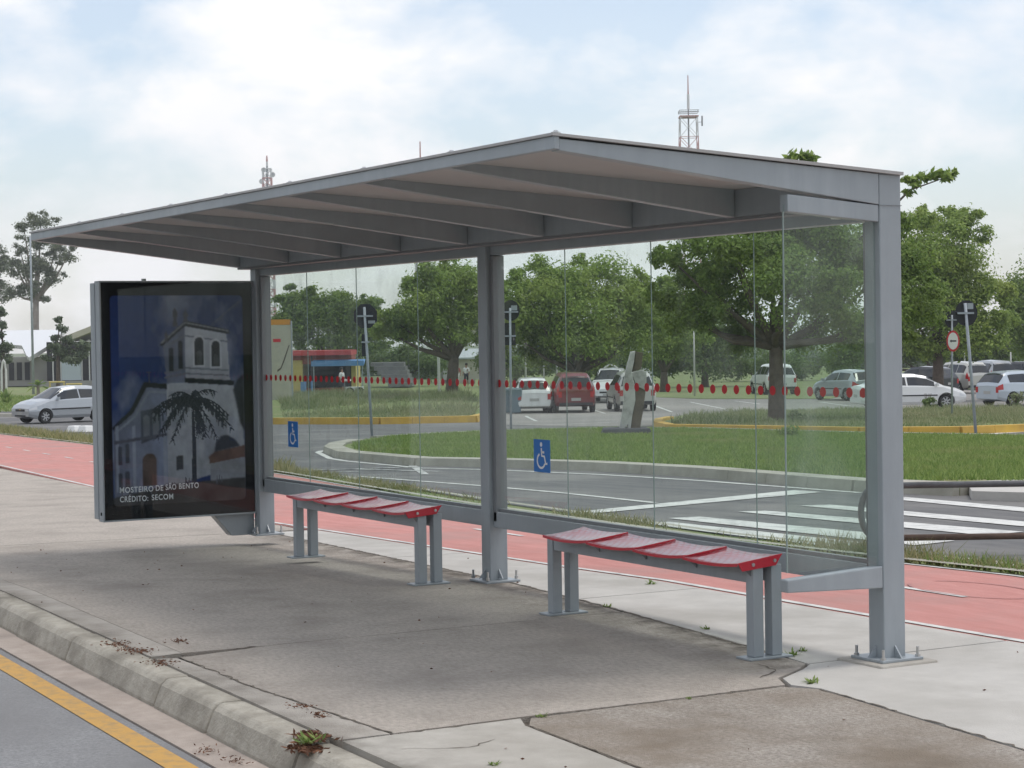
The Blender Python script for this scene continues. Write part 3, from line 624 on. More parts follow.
# ------------------------------------------------------------------ benches
def bench(xa, xb, label):
    t = thing('bench', label, 'bench', ((xa+xb)/2, .36, 0), 0, 'benches under the shelter'); hx = (xb-xa)/2
    for sx in (-1, 1):
        for sy in (-1, 1):
            lg = bbox('leg', (sx*(hx-.015)-.031, sy*.056-.031, .012), (sx*(hx-.015)+.031, sy*.056+.031, .462), 'metal', t, .004)
        bbox('base_plate', (sx*(hx-.015)-.06, -.13, .001), (sx*(hx-.015)+.06, .13, .0115), 'metal', t, .002)
    for sy in (-1, 1): bbox('seat_beam', (-hx+.05, sy*.056-.026, .375), (hx-.05, sy*.056+.026, .458), 'metal', t, .004)
    L4 = (2*hx-.09)/4
    for k in range(4):
        x0 = -hx-.03+k*L4; n = 10; dep = .135; yo = .055
        prof = [(x0+L4*(i/n)*1.0, .472+.013*(2*i/n-1)**2+.006*(1-i/n)) for i in range(n+1)]
        prof = [(x, z+.012*(1 if i == 0 else 0)*0) for i, (x, z) in enumerate(prof)]
        mb = MB(); ny = 6; vs = []
        for x, z in prof:
            for j in range(ny+1):
                y = -dep+2*dep*j/ny; vs.append((x, y+yo, z+.006*(abs(y/dep)**3)-.016*y/dep))
        w = ny+1
        fs = [(i*w+j, (i+1)*w+j, (i+1)*w+j+1, i*w+j+1) for i in range(n) for j in range(ny)]
        mb.add(vs, fs); s = mb.build('seat', 'seat', t, smooth=True)
        so_ = s.modifiers.new('solid', 'SOLIDIFY'); so_.thickness = .006; so_.offset = -1
        # end flange towards the near end, bolts, bracket
        xn = x0; zt = prof[0][1]+.008
        MB().prism([(xn-.003, yo-dep, zt+.016), (xn-.003, yo+dep, zt-.016), (xn-.003, yo+dep*.8, zt-.058), (xn-.003, yo-dep*.72, zt-.040)] if k == 0 else [(xn-.003, yo-dep, zt+.012), (xn-.003, yo+dep, zt-.020), (xn-.003, yo+dep, zt-.034), (xn-.003, yo-dep, zt-.004)], (.006, 0, 0)).build('flange', 'seat_red', s, bevel=.002)
        zl = lambda q: q-.010
        MB().prism([(px_, yo+dep*.99, zl(pz_)+.002) for px_, pz_ in prof]+[(px_, yo+dep*.99, zl(pz_)-.013) for px_, pz_ in prof[::-1]], (0, .005, 0)).build('front_lip', 'seat_red', s)
        for yy in ((-.03, .10) if k == 0 else ()): MB().tube([(xn-.010, yy, zt-.018-.1*yy), (xn-.002, yy, zt-.018-.1*yy)], .009, 8).build('bolt', 'steel', s)
        for yy in (-.085, .085): MB().prism([(xn+.03, yy, .464), (xn+.13, yy, .464), (xn+.03, yy, .41)], (0, .006, 0)).build('bracket', 'metal_dark', s)
    return t
bench(.46, 2.42, 'near bench with four red seats beside the end column')
bench(4.10, 6.12, 'far bench with four red seats beside the poster panel')

# ------------------------------------------------------------------ advertising panel
PXX, PT, PW, PZ0, PZ1 = 7.9326, .246, 1.305, .179, 2.097
ad = thing('advertising_panel', 'tall illuminated poster case with black border beside the shelter column', 'poster case', (PXX+PT/2, PW/2, 0))
def adb(name, a, b, m, par=ad, bevel=0):
    o = (PXX+PT/2, PW/2, 0); return bbox(name, tuple(a[i]-o[i] for i in range(3)), tuple(b[i]-o[i] for i in range(3)), m, par, bevel)
fr_ = adb('frame', (PXX+.012, .012, PZ0+.012), (PXX+.115, PW-.003, PZ1-.012), 'metal', ad, .006)
adb('frame', (PXX+.135, .012, PZ0+.012), (PXX+PT, PW-.003, PZ1-.012), 'metal', ad, .006)
adb('core', (PXX+.1155, .02, PZ0+.03), (PXX+.1345, PW-.03, PZ1-.03), 'car_trim', ad)
adb('border', (PXX+.006, .014, PZ0+.014), (PXX+.0115, PW-.012, PZ1-.014), 'black_frame', ad)
for (a, b) in [((PXX-.004, .0, PZ1-.012), (PXX+.118, PW, PZ1)), ((PXX-.004, .0, PZ0), (PXX+.118, PW, PZ0+.012)), ((PXX-.004, PW-.012, PZ0+.0125), (PXX+.011, PW, PZ1-.0125)), ((PXX-.004, 0, PZ0+.0125), (PXX+.011, .012, PZ1-.0125))]:
    adb('frame_rim', a, b, 'metal', ad, .002)
adb('lock', (PXX+.045, PW-.003, PZ0+.05), (PXX+.065, PW+.003, PZ0+.075), 'rubber', ad)
MB().tube([(-.03, .25, PZ1-.002), (-.03, .25, PZ1+.02)], .02, 8).build('lifting_eye', 'steel', ad)
MB().prism([(p[0]-PXX-PT/2, p[1]-PW/2, p[2]) for p in [(PXX+.06, .0, 0.0), (PXX+.06, .20, 0.0), (PXX+.06, .37, PZ0+.02), (PXX+.06, .0, PZ0+.02)]], (.12, 0, 0)).build('foot', 'metal', ad, bevel=.004)
glass_pan = adb('cover_glass', (PXX-.002, .0125, PZ0+.0125), (PXX+.001, PW-.0125, PZ1-.0125), 'panel_glass', ad)
# poster print: flat shapes, s to the right, t down (taken in a 569 x 768 grid)
def PP(X, Y, lay):
    s = (X-60)/(500-60); t = (Y-30)/(706-30)
    return (PXX+.0055-.0004*lay-PXX-PT/2, PW*(1-s)-PW/2, PZ1-t*(PZ1-PZ0))
def paint_poster():
    """the printed photograph: a fine grid of colour points, painted in the 569 x 768 poster grid"""
    W_, H_ = 172, 268; rg = np.random.default_rng(8)
    X = np.linspace(88, 470, W_)[None, :].repeat(H_, 0); Y = np.linspace(70, 665, H_)[:, None].repeat(W_, 1)
    def fbm(sc, oct=5, ax=1.0):
        o = np.zeros((H_, W_)); am = 1; tot_ = 0
        for k_ in range(oct):
            n_ = int(sc*2**k_)+2; g_ = rg.random((n_+1, n_+1)); xx = (X-88)/382*(n_-1)*.999; yy = (Y-70)/595*(n_-1)*ax*.999; yy = yy % (n_-1)
            i0 = xx.astype(int); j0 = yy.astype(int); fx = xx-i0; fy = yy-j0; fx = fx*fx*(3-2*fx); fy = fy*fy*(3-2*fy)
            o += am*((g_[j0, i0]*(1-fx)+g_[j0, i0+1]*fx)*(1-fy)+(g_[j0+1, i0]*(1-fx)+g_[j0+1, i0+1]*fx)*fy); tot_ += am; am *= .55
        return o/tot_
    NZ = [fbm(9, 4), fbm(10, 4), fbm(12, 4), fbm(14, 4)]
    def C(*c): return np.array(c)
    gx = np.clip((X-88)/382, 0, 1)[..., None]; gy = np.clip((Y-70)/595, 0, 1)[..., None]
    cl = np.clip((fbm(3)-.42)*3.2+gx[..., 0]*.55-.25-gy[..., 0]*.2, 0, 1)[..., None]
    I = C(.014, .032, .115)*(1-gx*.35)*(1-gy*.25)*(1-cl)+C(.15, .165, .215)*cl
    def blur(a, n_=1):
        for _ in range(n_):
            p_ = np.pad(a, ((1, 1), (1, 1)), 'edge'); a = (p_[:-2, 1:-1]+p_[2:, 1:-1]+p_[1:-1, :-2]+p_[1:-1, 2:]+2*p_[1:-1, 1:-1])/6
        return a
    def fill(poly, col, var=.25, soft=1, al=1.0, sc=10, grad=None):
        nonlocal I
        px_ = [p_[0] for p_ in poly]; py_ = [p_[1] for p_ in poly]; pad = 3+soft*2
        a0 = max(0, int((min(px_)-88)/382*(W_-1))-pad); a1 = min(W_, int((max(px_)-88)/382*(W_-1))+pad+1); b0 = max(0, int((min(py_)-70)/595*(H_-1))-pad); b1 = min(H_, int((max(py_)-70)/595*(H_-1))+pad+1)
        if a1 <= a0 or b1 <= b0: return
        sl = (slice(b0, b1), slice(a0, a1)); xs_ = X[sl]; ys_ = Y[sl]
        m_ = blur(inpoly(xs_.ravel(), ys_.ravel(), poly).reshape(xs_.shape).astype(float), soft)[..., None]*al
        c_ = np.array(col)*(1+var*2*(NZ[rg.integers(0, 4)][sl]-.5))[..., None]
        if grad is not None: c_ = c_*grad[sl]
        I[sl] = I[sl]*(1-m_)+c_*m_
    def arch(x0, x1, y0, y1, n=10):
        r = (x1-x0)/2; cx = (x0+x1)/2
        return [(x0, y1)]+[(cx-r*cos(pi*k/n), y0+r-r*sin(pi*k/n)) for k in range(n+1)]+[(x1, y1)]
    def stroke(pts, w, col, al=1.0):
        L_ = []; R_ = []
        for k_, p_ in enumerate(pts):
            a = pts[max(0, k_-1)]; b = pts[min(len(pts)-1, k_+1)]; dx, dy = b[0]-a[0], b[1]-a[1]; l_ = max(1e-3, math.hypot(dx, dy)); ww = w*(1 if k_ < len(pts)-1 else .3)
            L_.append((p_[0]-dy/l_*ww, p_[1]+dx/l_*ww)); R_.append((p_[0]+dy/l_*ww, p_[1]-dx/l_*ww))
        fill(L_+R_[::-1], col, .3, 0, al)
    wall, shade, dark = C(.27, .275, .30), C(.095, .105, .145), C(.012, .014, .02)
    # branches against the cloud, upper right
    for k_ in range(9): stroke([(470-k_*6, 80+k_*9), (430-k_*7, 110+k_*6), (395-k_*4+rg.uniform(-8, 8), 140+k_*4)], .8, (.06, .07, .09), .6)
    # tower
    fill([(236, 208), (300, 156), (300, 330), (246, 322)], shade, .3)
    fill([(300, 156), (420, 182), (428, 316), (300, 332)], wall, .22, grad=1.12-.35*np.clip((Y[..., None]-160)/180, 0, 1))
    for y0 in (192, 284, 300): fill([(238, y0+26-(y0-184)*.2), (300, y0-8), (424, y0+12-(y0-184)*.1), (424, y0+16-(y0-184)*.1), (300, y0-3), (238, y0+31-(y0-184)*.2)], (.10, .105, .125), .2)
    fill([(226, 211), (300, 143), (429, 171), (429, 184), (300, 160), (234, 216)], dark, .4)
    fill([(230, 205), (300, 147), (426, 173), (426, 176), (300, 151), (232, 209)], (.16, .165, .18), .2)
    for a in [(322, 356, 184, 276), (371, 404, 196, 280)]: fill(arch(*a), (.36, .36, .38), .15)
    for a in [(327, 352, 191, 272), (376, 400, 202, 277), (278, 292, 200, 280), (252, 266, 220, 288)]: fill(arch(*a), dark, .5)
    for a in [(330, 348, 230, 270), (379, 397, 240, 275)]: fill(arch(*a), (.05, .05, .055), .8)
    for cx, y0, y1, w in [(272, 102, 160, 8), (302, 108, 150, 9), (246, 168, 204, 6), (422, 168, 178, 5)]:
        fill([(cx-w, y1), (cx-w*.45, (y0+y1)/2+6), (cx-w*.9, (y0+y1)/2), (cx-w*.7, y0+14), (cx-w*.2, y0+8), (cx, y0), (cx+w*.2, y0+8), (cx+w*.7, y0+14), (cx+w*.9, (y0+y1)/2), (cx+w*.45, (y0+y1)/2+6), (cx+w, y1)], (.05, .05, .06), .5)
    # nave and facade
    fill([(243, 322), (432, 318), (462, 385), (468, 560), (240, 620)], wall*.86, .3, grad=1.05-.35*np.clip((Y[..., None]-330)/280, 0, 1))
    fill([(296, 306), (442, 318), (438, 332), (296, 321)], dark, .5)
    fill([(94, 440), (145, 395), (182, 322), (243, 326), (243, 628), (94, 652)], shade, .35, grad=.8+.5*np.clip((X[..., None]-94)/150, 0, 1))
    fill([(88, 442), (140, 394), (180, 316), (246, 322), (246, 338), (188, 331), (150, 402), (92, 450)], dark, .5)
    fill([(96, 455), (152, 410), (192, 340), (243, 344), (243, 350), (195, 346), (156, 415), (96, 462)], (.14, .15, .18), .2)
    stroke([(196, 318), (196, 276)], 1.6, (.05, .05, .06)); stroke([(188, 289), (205, 289)], 1.4, (.05, .05, .06))
    for x0 in (98, 146, 232): fill([(x0, 440), (x0+9, 436), (x0+9, 622), (x0, 626)], (.16, .17, .205), .2)
    fill([(170, 398), (226, 388), (226, 472), (170, 490)], (.04, .045, .06), .6)
    for a in [(176, 194, 410, 475), (202, 220, 402, 468)]: fill(arch(*a), (.10, .11, .13), .4)
    fill([(94, 480), (243, 462), (243, 470), (94, 490)], (.05, .05, .065), .3)
    fill(arch(172, 212, 518, 610), (.055, .036, .03), .6)
    for a in [(104, 116, 495, 548), (124, 137, 488, 544), (104, 116, 570, 622), (122, 136, 565, 616)]: fill(arch(*a), (.03, .033, .045), .5)
    fill([(267, 530), (287, 527), (287, 568), (267, 570)], (.025, .026, .032), .4)
    for q_ in ([(250, 345), (310, 340), (300, 440), (258, 450)], [(345, 425), (420, 415), (412, 540), (352, 545)]): fill(q_, (.12, .125, .15), .6, 6, .6)
    fill([(362, 535), (380, 520), (470, 505), (470, 540), (365, 556)], (.075, .04, .032), .5)
    fill([(366, 556), (470, 541), (470, 612), (366, 617)], (.13, .13, .145), .4)
    fill([(378, 522), (385, 492), (400, 476), (418, 474), (440, 488), (455, 508)], dark*1.6, .8, 2)
    fill([(436, 345), (448, 315), (470, 296), (470, 470), (455, 440), (446, 390)], dark*1.4, .9, 3)
    # forecourt, people, bottom shade
    fill([(88, 640), (240, 610), (470, 598), (470, 666), (88, 666)], (.03, .028, .028), .8, 2)
    for k_ in range(22):
        x0 = rg.uniform(95, 460); y0 = 640-(x0-88)*.09+rg.uniform(-4, 8); h_ = rg.uniform(18, 30); stroke([(x0, y0), (x0+rg.uniform(-2, 2), y0-h_)], rg.uniform(1.5, 3.2), C(.02, .02, .025)*rg.uniform(.6, 3.5), .9)
    # palm
    stroke([(319, 604), (320, 500), (318, 385)], 6, dark*1.5)
    for k_ in range(9): stroke([(313, 400+k_*23), (326, 396+k_*23)], 1.2, (.05, .05, .05), .6)
    for a in np.concatenate([rg.uniform(-3.3, .15, 15), rg.uniform(.2, 2.9, 8), [-3.1, -.05, .2, 2.95, -.3]]):
        ln = rg.uniform(75, 128)*(1 if abs(cos(a)) > .4 else .75); rib = []
        for q_ in np.linspace(0, 1, 11): rib.append((319+cos(a)*ln*q_, 366+sin(a)*ln*q_*.7+75*q_*q_*(.4+abs(cos(a))*.6)))
        stroke(rib, 1.6, dark*1.3)
        for k_ in range(1, 11):
            x0, y0 = rib[k_]; dx, dy = x0-rib[k_-1][0], y0-rib[k_-1][1]; l_ = max(.1, math.hypot(dx, dy)); dx /= l_; dy /= l_
            for sg in (-1, 1):
                for _ in range(2): le = rg.uniform(9, 22); f_ = rg.uniform(0, 9); stroke([(x0-dx*f_, y0-dy*f_), (x0-dx*f_+dx*le*.5-dy*sg*le*.5, y0-dy*f_+dy*le*.5+dx*sg*le*.5+le*.5)], 1.9, dark*rg.uniform(.8, 2.2), .9)
    I *= (1+.22*(fbm(40, 2)-.5))[..., None]
    # rounded corners fade to the black border
    ex = np.minimum(X-88, 470-X); ey = np.minimum(Y-70, 665-Y); rc = 14
    dd_ = np.where((ex < rc) & (ey < rc), rc-np.hypot(rc-ex, rc-ey), np.minimum(ex, ey)); I *= np.clip(dd_/3, 0, 1)[..., None]
    vs = [PP(x_, y_, 1) for x_, y_ in zip(X.ravel(), Y.ravel())]
    fs = [(j_*W_+i_, j_*W_+i_+1, (j_+1)*W_+i_+1, (j_+1)*W_+i_) for j_ in range(H_-1) for i_ in range(W_-1)]
    me = bpy.data.meshes.new('poster'); me.from_pydata(vs, [], fs); me.update()
    ca = me.color_attributes.new('print', 'FLOAT_COLOR', 'POINT'); ca.data.foreach_set('color', np.concatenate([np.clip(I*1.7, 0, 1), np.ones((H_, W_, 1))], 2).astype(np.float32).ravel())
    mt, n, l, b = nodes('poster_print'); at_ = n.new('ShaderNodeVertexColor'); at_.layer_name = 'print'; l.new(at_.outputs[0], b.inputs['Base Color'])
    b.inputs['Roughness'].default_value = .8; b.inputs['Specular IOR Level'].default_value = .03; MAT['poster_print'] = mt
    return link('poster', me, 'poster_print', ad)
poster = paint_poster()
def lettering(body, Xa, Xb, Y, hpx):
    cu = bpy.data.curves.new('lettering', 'FONT'); cu.body = body; cu.size = 1.0; cu.offset = .012; cu.space_character = 1.12
    o = bpy.data.objects.new('tmp', cu); COL.objects.link(o); bpy.context.view_layer.update()
    me = bpy.data.meshes.new_from_object(o.evaluated_get(bpy.context.evaluated_depsgraph_get())); bpy.data.objects.remove(o)
    xs = [v.co.x for v in me.vertices]; p = PP(Xa, Y, 4); q = PP(Xb, Y-hpx, 4)
    kx = (p[1]-q[1])/(max(xs)-min(xs)); kz = (q[2]-p[2])/.72
    for v in me.vertices: v.co = Vector((p[0], p[1]-(v.co.x-min(xs))*kx, p[2]+v.co.y*kz))
    return tag(link('lettering', me, 'white_decal', poster), kind='stuff')
for w_, a, b, y in [('MOSTEIRO', 107, 201, 626), ('DE', 208, 229, 625), ('SÃO', 236, 266, 624), ('BENTO', 274, 331, 623), ('CRÉDITO:', 107, 186, 652), ('SECOM', 196, 257, 651)]: lettering(w_, a, b, y, 16)

# ================================================================== STREET FURNITURE
# pipe barrier at the street edge
def on_plane(u, v, y): w_ = ray(u, v); return CAM+(y-CAM[1])/w_[1]*w_
_b0 = on_plane(861, 512, -3.12); _bd = float(RM[2] @ (_b0-CAM)); _b2 = at(1250, 512, _bd)
bp = Vector((_b0[0], _b0[1], 0)); bp.z = Z(bp.x, bp.y)

pb = thing('pipe_barrier', 'dark pipe barrier with rounded end standing at the street edge', 'barrier', bp)
def barrier():
    a = _b0; e = _b2; d = Vector((e[0]-a[0], e[1]-a[1], 0)); Ln = d.length; d.normalize(); o = Vector((a[0], a[1], bp.z))-bp
    zt = at(861, 486, _bd)[2]-bp.z; zb = at(861, 538.5, _bd)[2]-bp.z; r = (zt-zb)/2; zc = (zt+zb)/2
    MB().tube([o+d*(.12+.25*0)+Vector((0, 0, zt-o.z)), o+d*Ln+Vector((0, 0, zt-o.z))], .024, 10).build('top_rail', 'pipe_grey', pb, True)
    MB().tube([o+d*.12+Vector((0, 0, zb-o.z)), o+d*Ln+Vector((0, 0, zb-o.z))], .024, 10).build('bottom_rail', 'rust', pb, True)
    pts = []
    for k in range(13):
        t = pi/2+pi*k/12; pts.append(o+d*(.12+.12*cos(t))+Vector((0, 0, zc-o.z+r*sin(t))))
    MB().tube(pts, .024, 10, ref=(-d.y, d.x, 0)).build('rounded_end', 'pipe_grey', pb, True)
    for q in (Ln*.62, Ln*.99): MB().tube([o+d*q+Vector((0, 0, -o.z-.1)), o+d*q+Vector((0, 0, zt-o.z))], .028, 10).build('post', 'pipe_grey', pb, True)
barrier()
# traffic signs
def facing(t, ang): t.rotation_euler = (0, 0, -YAW+ang)      # local +X away from the camera side
def plate(name, cy, cz, r, n, par, m, t=.004, x=.03, ry=None, rot=0, back=None):
    vs = [(x, cy+r*cos(2*pi*(k+rot)/n), cz+(ry or r)*sin(2*pi*(k+rot)/n)) for k in range(n)]
    return MB().prism(vs, (t, 0, 0)).build(name, m, par)
def px_z(u, v, p): # height above p of pixel v at p's depth
    d = RM[2] @ (np.array(p)-CAM); return float(at(u, v, d)[2]-p[2])
def signpost(u, vbase, vtop, du, label, parts):
    p = Vector(G(u, vbase)); d = float(RM[2] @ (np.array(p)-CAM)); k = d/F
    t = thing('traffic_sign', label, 'sign', p, -YAW, 'traffic signs seen from behind')
    lean = -du*k; zt = px_z(u, vtop, p)
    MB().tube([(0, 0, -.1), (0, lean*.5, zt*.5), (0, lean, zt)], .033, 8).build('pole', 'pole', t, True)
    for kind, cu, cv, ru, rv in parts:
        cy = -(cu-u)*k; cz = px_z(u, cv, p)
        if kind == 'oct': pl = plate('plate', cy, cz, ru*k, 8, t, 'sign_back', ry=rv*k, rot=.5, x=.04)
        elif kind == 'round': pl = plate('plate', cy, cz, ru*k, 24, t, 'sign_back', ry=rv*k, x=.04)
        elif kind == 'rect': pl = MB().box((.04, cy-ru*k, cz-rv*k), (.044, cy+ru*k, cz+rv*k)).build('plate', 'sign_back', t)
        elif kind == 'brace': pl = MB().box((-.036, cy-ru*k, cz-.02), (.039, cy+ru*k, cz+.02)).build('brace', 'pole', t)
        elif kind == 'sticker': pl = MB().box((.036, cy-ru*k, cz-rv*k), (.039, cy+ru*k, cz+rv*k)).build('sticker', 'metal', t)
        elif kind == 'front':
            plate('plate', cy, cz, ru*k, 24, t, 'sign_red', x=-.044, ry=rv*k)
            plate('sign_face', cy, cz, ru*k*.78, 24, t, 'sign_white', x=-.048, ry=rv*k*.80)
            a = ru*k*.5; MB().prism([(-.049, cy+a, cz), (-.049, cy+a*.5, cz+.05), (-.049, cy+a*.5, cz+.022), (-.049, cy-a, cz+.022), (-.049, cy-a, cz-.022), (-.049, cy+a*.5, cz-.022), (-.049, cy+a*.5, cz-.05)], (-.002, 0, 0)).build('arrow', 'sign_back', t)
    return t
signpost(372.5, 440, 307, -6, 'black octagonal sign back on leaning grey pole left of middle column', [('oct', 367.5, 316, 12.5, 13), ('brace', 367, 316, 8, 0), ('sticker', 373.5, 322, 3.5, 1.5), ('rect', 365.5, 345, 2.2, 11), ('brace', 367, 342, 4, 0)])
signpost(511, 431, 308, 1, 'dark round sign back over rectangular plate right of middle column', [('round', 512.5, 310.5, 9.2, 10.5), ('brace', 512, 312, 8, 0), ('sticker', 516, 308, 3, 2.5), ('rect', 511, 334, 6, 11), ('brace', 511.5, 336, 6, 0)])
signpost(976.5, 438, 303, -10, 'round black sign back on leaning pole at far right', [('round', 968, 313, 11.2, 13), ('brace', 967, 313, 8, 0), ('sticker', 972, 306, 3, 3)])
signpost(952, 419, 315, 1, 'red and white round arrow sign on thin pole by parked sedan', [('round', 953, 319, 7, 9), ('front', 953.5, 341, 6.6, 10.6), ('brace', 952.5, 320, 5, 0)])
def post(name, u, vb, vt, r, label, cat, d=None, m='pole', extra=None):
    p = foot(u, d) if d else Vector(G(u, vb)); t = thing(name, label, cat, p, -YAW)
    zt = px_z(u, vt, p); MB().tube([(0, 0, -.1), (0, 0, zt*.6), (0, 0, zt)], [r, r*.85, r*.6], 8).build('pole', m, t, True)
    if extra: extra(t, zt)
    return t
def arm(t, zt):
    MB().tube([(0, 0, zt-.03), (0, .5, zt+.15), (0, 1.1, zt+.2)], .03, 6).build('arm', 'pole', t)
    MB().hexa([(-.08, 1.0, zt+.15), (.08, 1.0, zt+.15), (.06, 1.5, zt+.19), (-.06, 1.5, zt+.19), (-.07, 1.0, zt+.24), (.07, 1.0, zt+.24), (.05, 1.5, zt+.24), (-.05, 1.5, zt+.24)]).build('lamp_head', 'metal', t)
post('street_lamp', 33.5, 394, 236, .10, 'tall slender street lamp rising beside the eucalyptus tree', 'street lamp')
post('street_lamp', 694.5, 390, 331, .06, 'thin pale lamp post left of the large tree trunk', 'street lamp', d=110, m='pole_white')
post('utility_pole', 557, 390, 346, .06, 'pale thin pole behind the red car', 'pole', d=112, m='pole_white')
post('utility_pole', 526, 390, 350, .06, 'pale thin pole behind the white hatchback', 'pole', d=118, m='pole_white')
post('utility_pole', 1011, 388, 352, .07, 'white post among the cars at far right', 'pole', d=130, m='pole_white')
post('utility_pole', 965, 388, 346, .05, 'thin white post behind the silver minivan', 'pole', d=131, m='pole_white')
def bluesign(t, zt): MB().box((-.04, -.35, zt-.75), (.0, .35, zt+.05)).build('sign_panel', 'blue_decal', t, bevel=.01)
post('parking_sign', 544, 390, 345, .05, 'small blue sign on white pole among the trees', 'sign', d=112, m='pole_white', extra=bluesign)
def goal():
    p = foot(439, 124); t = thing('white_gate_frame', 'white pipe frame standing beside the forked tree', 'frame', p, -YAW); k = 124/F
    z = px_z(439, 345, p)
    for y in (0, -16*k): MB().tube([(0, y, -.1), (0, y, z)], .09, 8).build('post', 'pole_white', t)
    MB().tube([(0, .1, z), (0, -24*k, z+.02)], .07, 8).build('crossbar', 'pole_white', t)
goal()
# bins
for i, u in enumerate((508.5, 515.5)):
    p = Vector(G(u, 413.5)); k = 85/F; t = thing('litter_bin', 'blue grey wheeled bin, %s of two beside the white hatchback' % ('left' if i == 0 else 'right'), 'bin', p, -YAW+.1, 'bins by the parked cars')
    MB().hexa([(-.22, -.2, .04), (.22, -.2, .04), (.22, .2, .04), (-.22, .2, .04), (-.28, -.27, .98), (.28, -.27, .98), (.28, .27, .98), (-.28, .27, .98)]).build('body', 'bin_blue', t, bevel=.02)
    MB().hexa([(-.30, -.28, .985), (.30, -.28, .985), (.30, .28, .985), (-.30, .28, .985), (-.26, -.24, 1.07), (.26, -.24, 1.07), (.26, .24, 1.07), (-.26, .24, 1.07)]).build('lid', 'bin_blue', t, bevel=.02)
    for y in (-.17, .17): MB().tube([(.2, y-.03, .09), (.2, y+.03, .09)], .09, 10).build('wheel', 'tyre', t)
# stone sculpture on the island
def sculpture():
    p = Vector(G(626, 438)); d = float(RM[2] @ (np.array(p)-CAM)); k = d/F
    t = thing('stone_sculpture', 'twisted two-tone stone monolith on dark base in the grass island', 'sculpture', p, -YAW)
    L_ = lambda u, v, x=0: (x, -(u-626)*k, px_z(626, v, p))
    MB().hexa([(-.55, -26*k, .0), (.55, -25*k, .0), (.55, 26*k, .0), (-.55, 26*k, .0), (-.45, -23*k, .24), (.45, -21*k, .24), (.45, 22*k, .24), (-.45, 23*k, .24)]).build('base', 'stone_dark', t, bevel=.02)
    fl = [(619, 432), (622.5, 412), (624.5, 398), (623.5, 384), (627.5, 366), (631.5, 352), (636, 351), (634.5, 362), (632, 372), (635, 385), (635.5, 400), (632, 416), (629.5, 433), (626.5, 433), (627.5, 424), (625.5, 425), (624, 432.5)]
    a = MB().prism([L_(u, v, -.22) for u, v in fl], (.3, 0, 0)).build('light_slab', 'stone_light', t, bevel=.012)
    f2 = [(629.8, 433), (632.3, 416), (635.8, 400), (636.2, 388), (641, 370), (646, 392), (643, 412), (639, 433)]
    MB().prism([L_(u, v, -.12) for u, v in f2], (.34, 0, 0)).build('brown_slab', 'stone_brown', t, bevel=.012)
    f3 = [(633, 372), (635.4, 362), (636.4, 351.5), (644, 353), (642, 369), (636, 371)]
    MB().prism([L_(u, v, -.10) for u, v in f3], (.26, 0, 0)).build('crown_block', 'stone_brown', t, bevel=.012)
    f4 = [(632, 373), (642, 370), (647, 372), (646.5, 391), (637, 386)]
    MB().prism([L_(u, v, -.16) for u, v in f4], (.2, 0, 0)).build('middle_block', 'stone_light', t, bevel=.012)
sculpture()

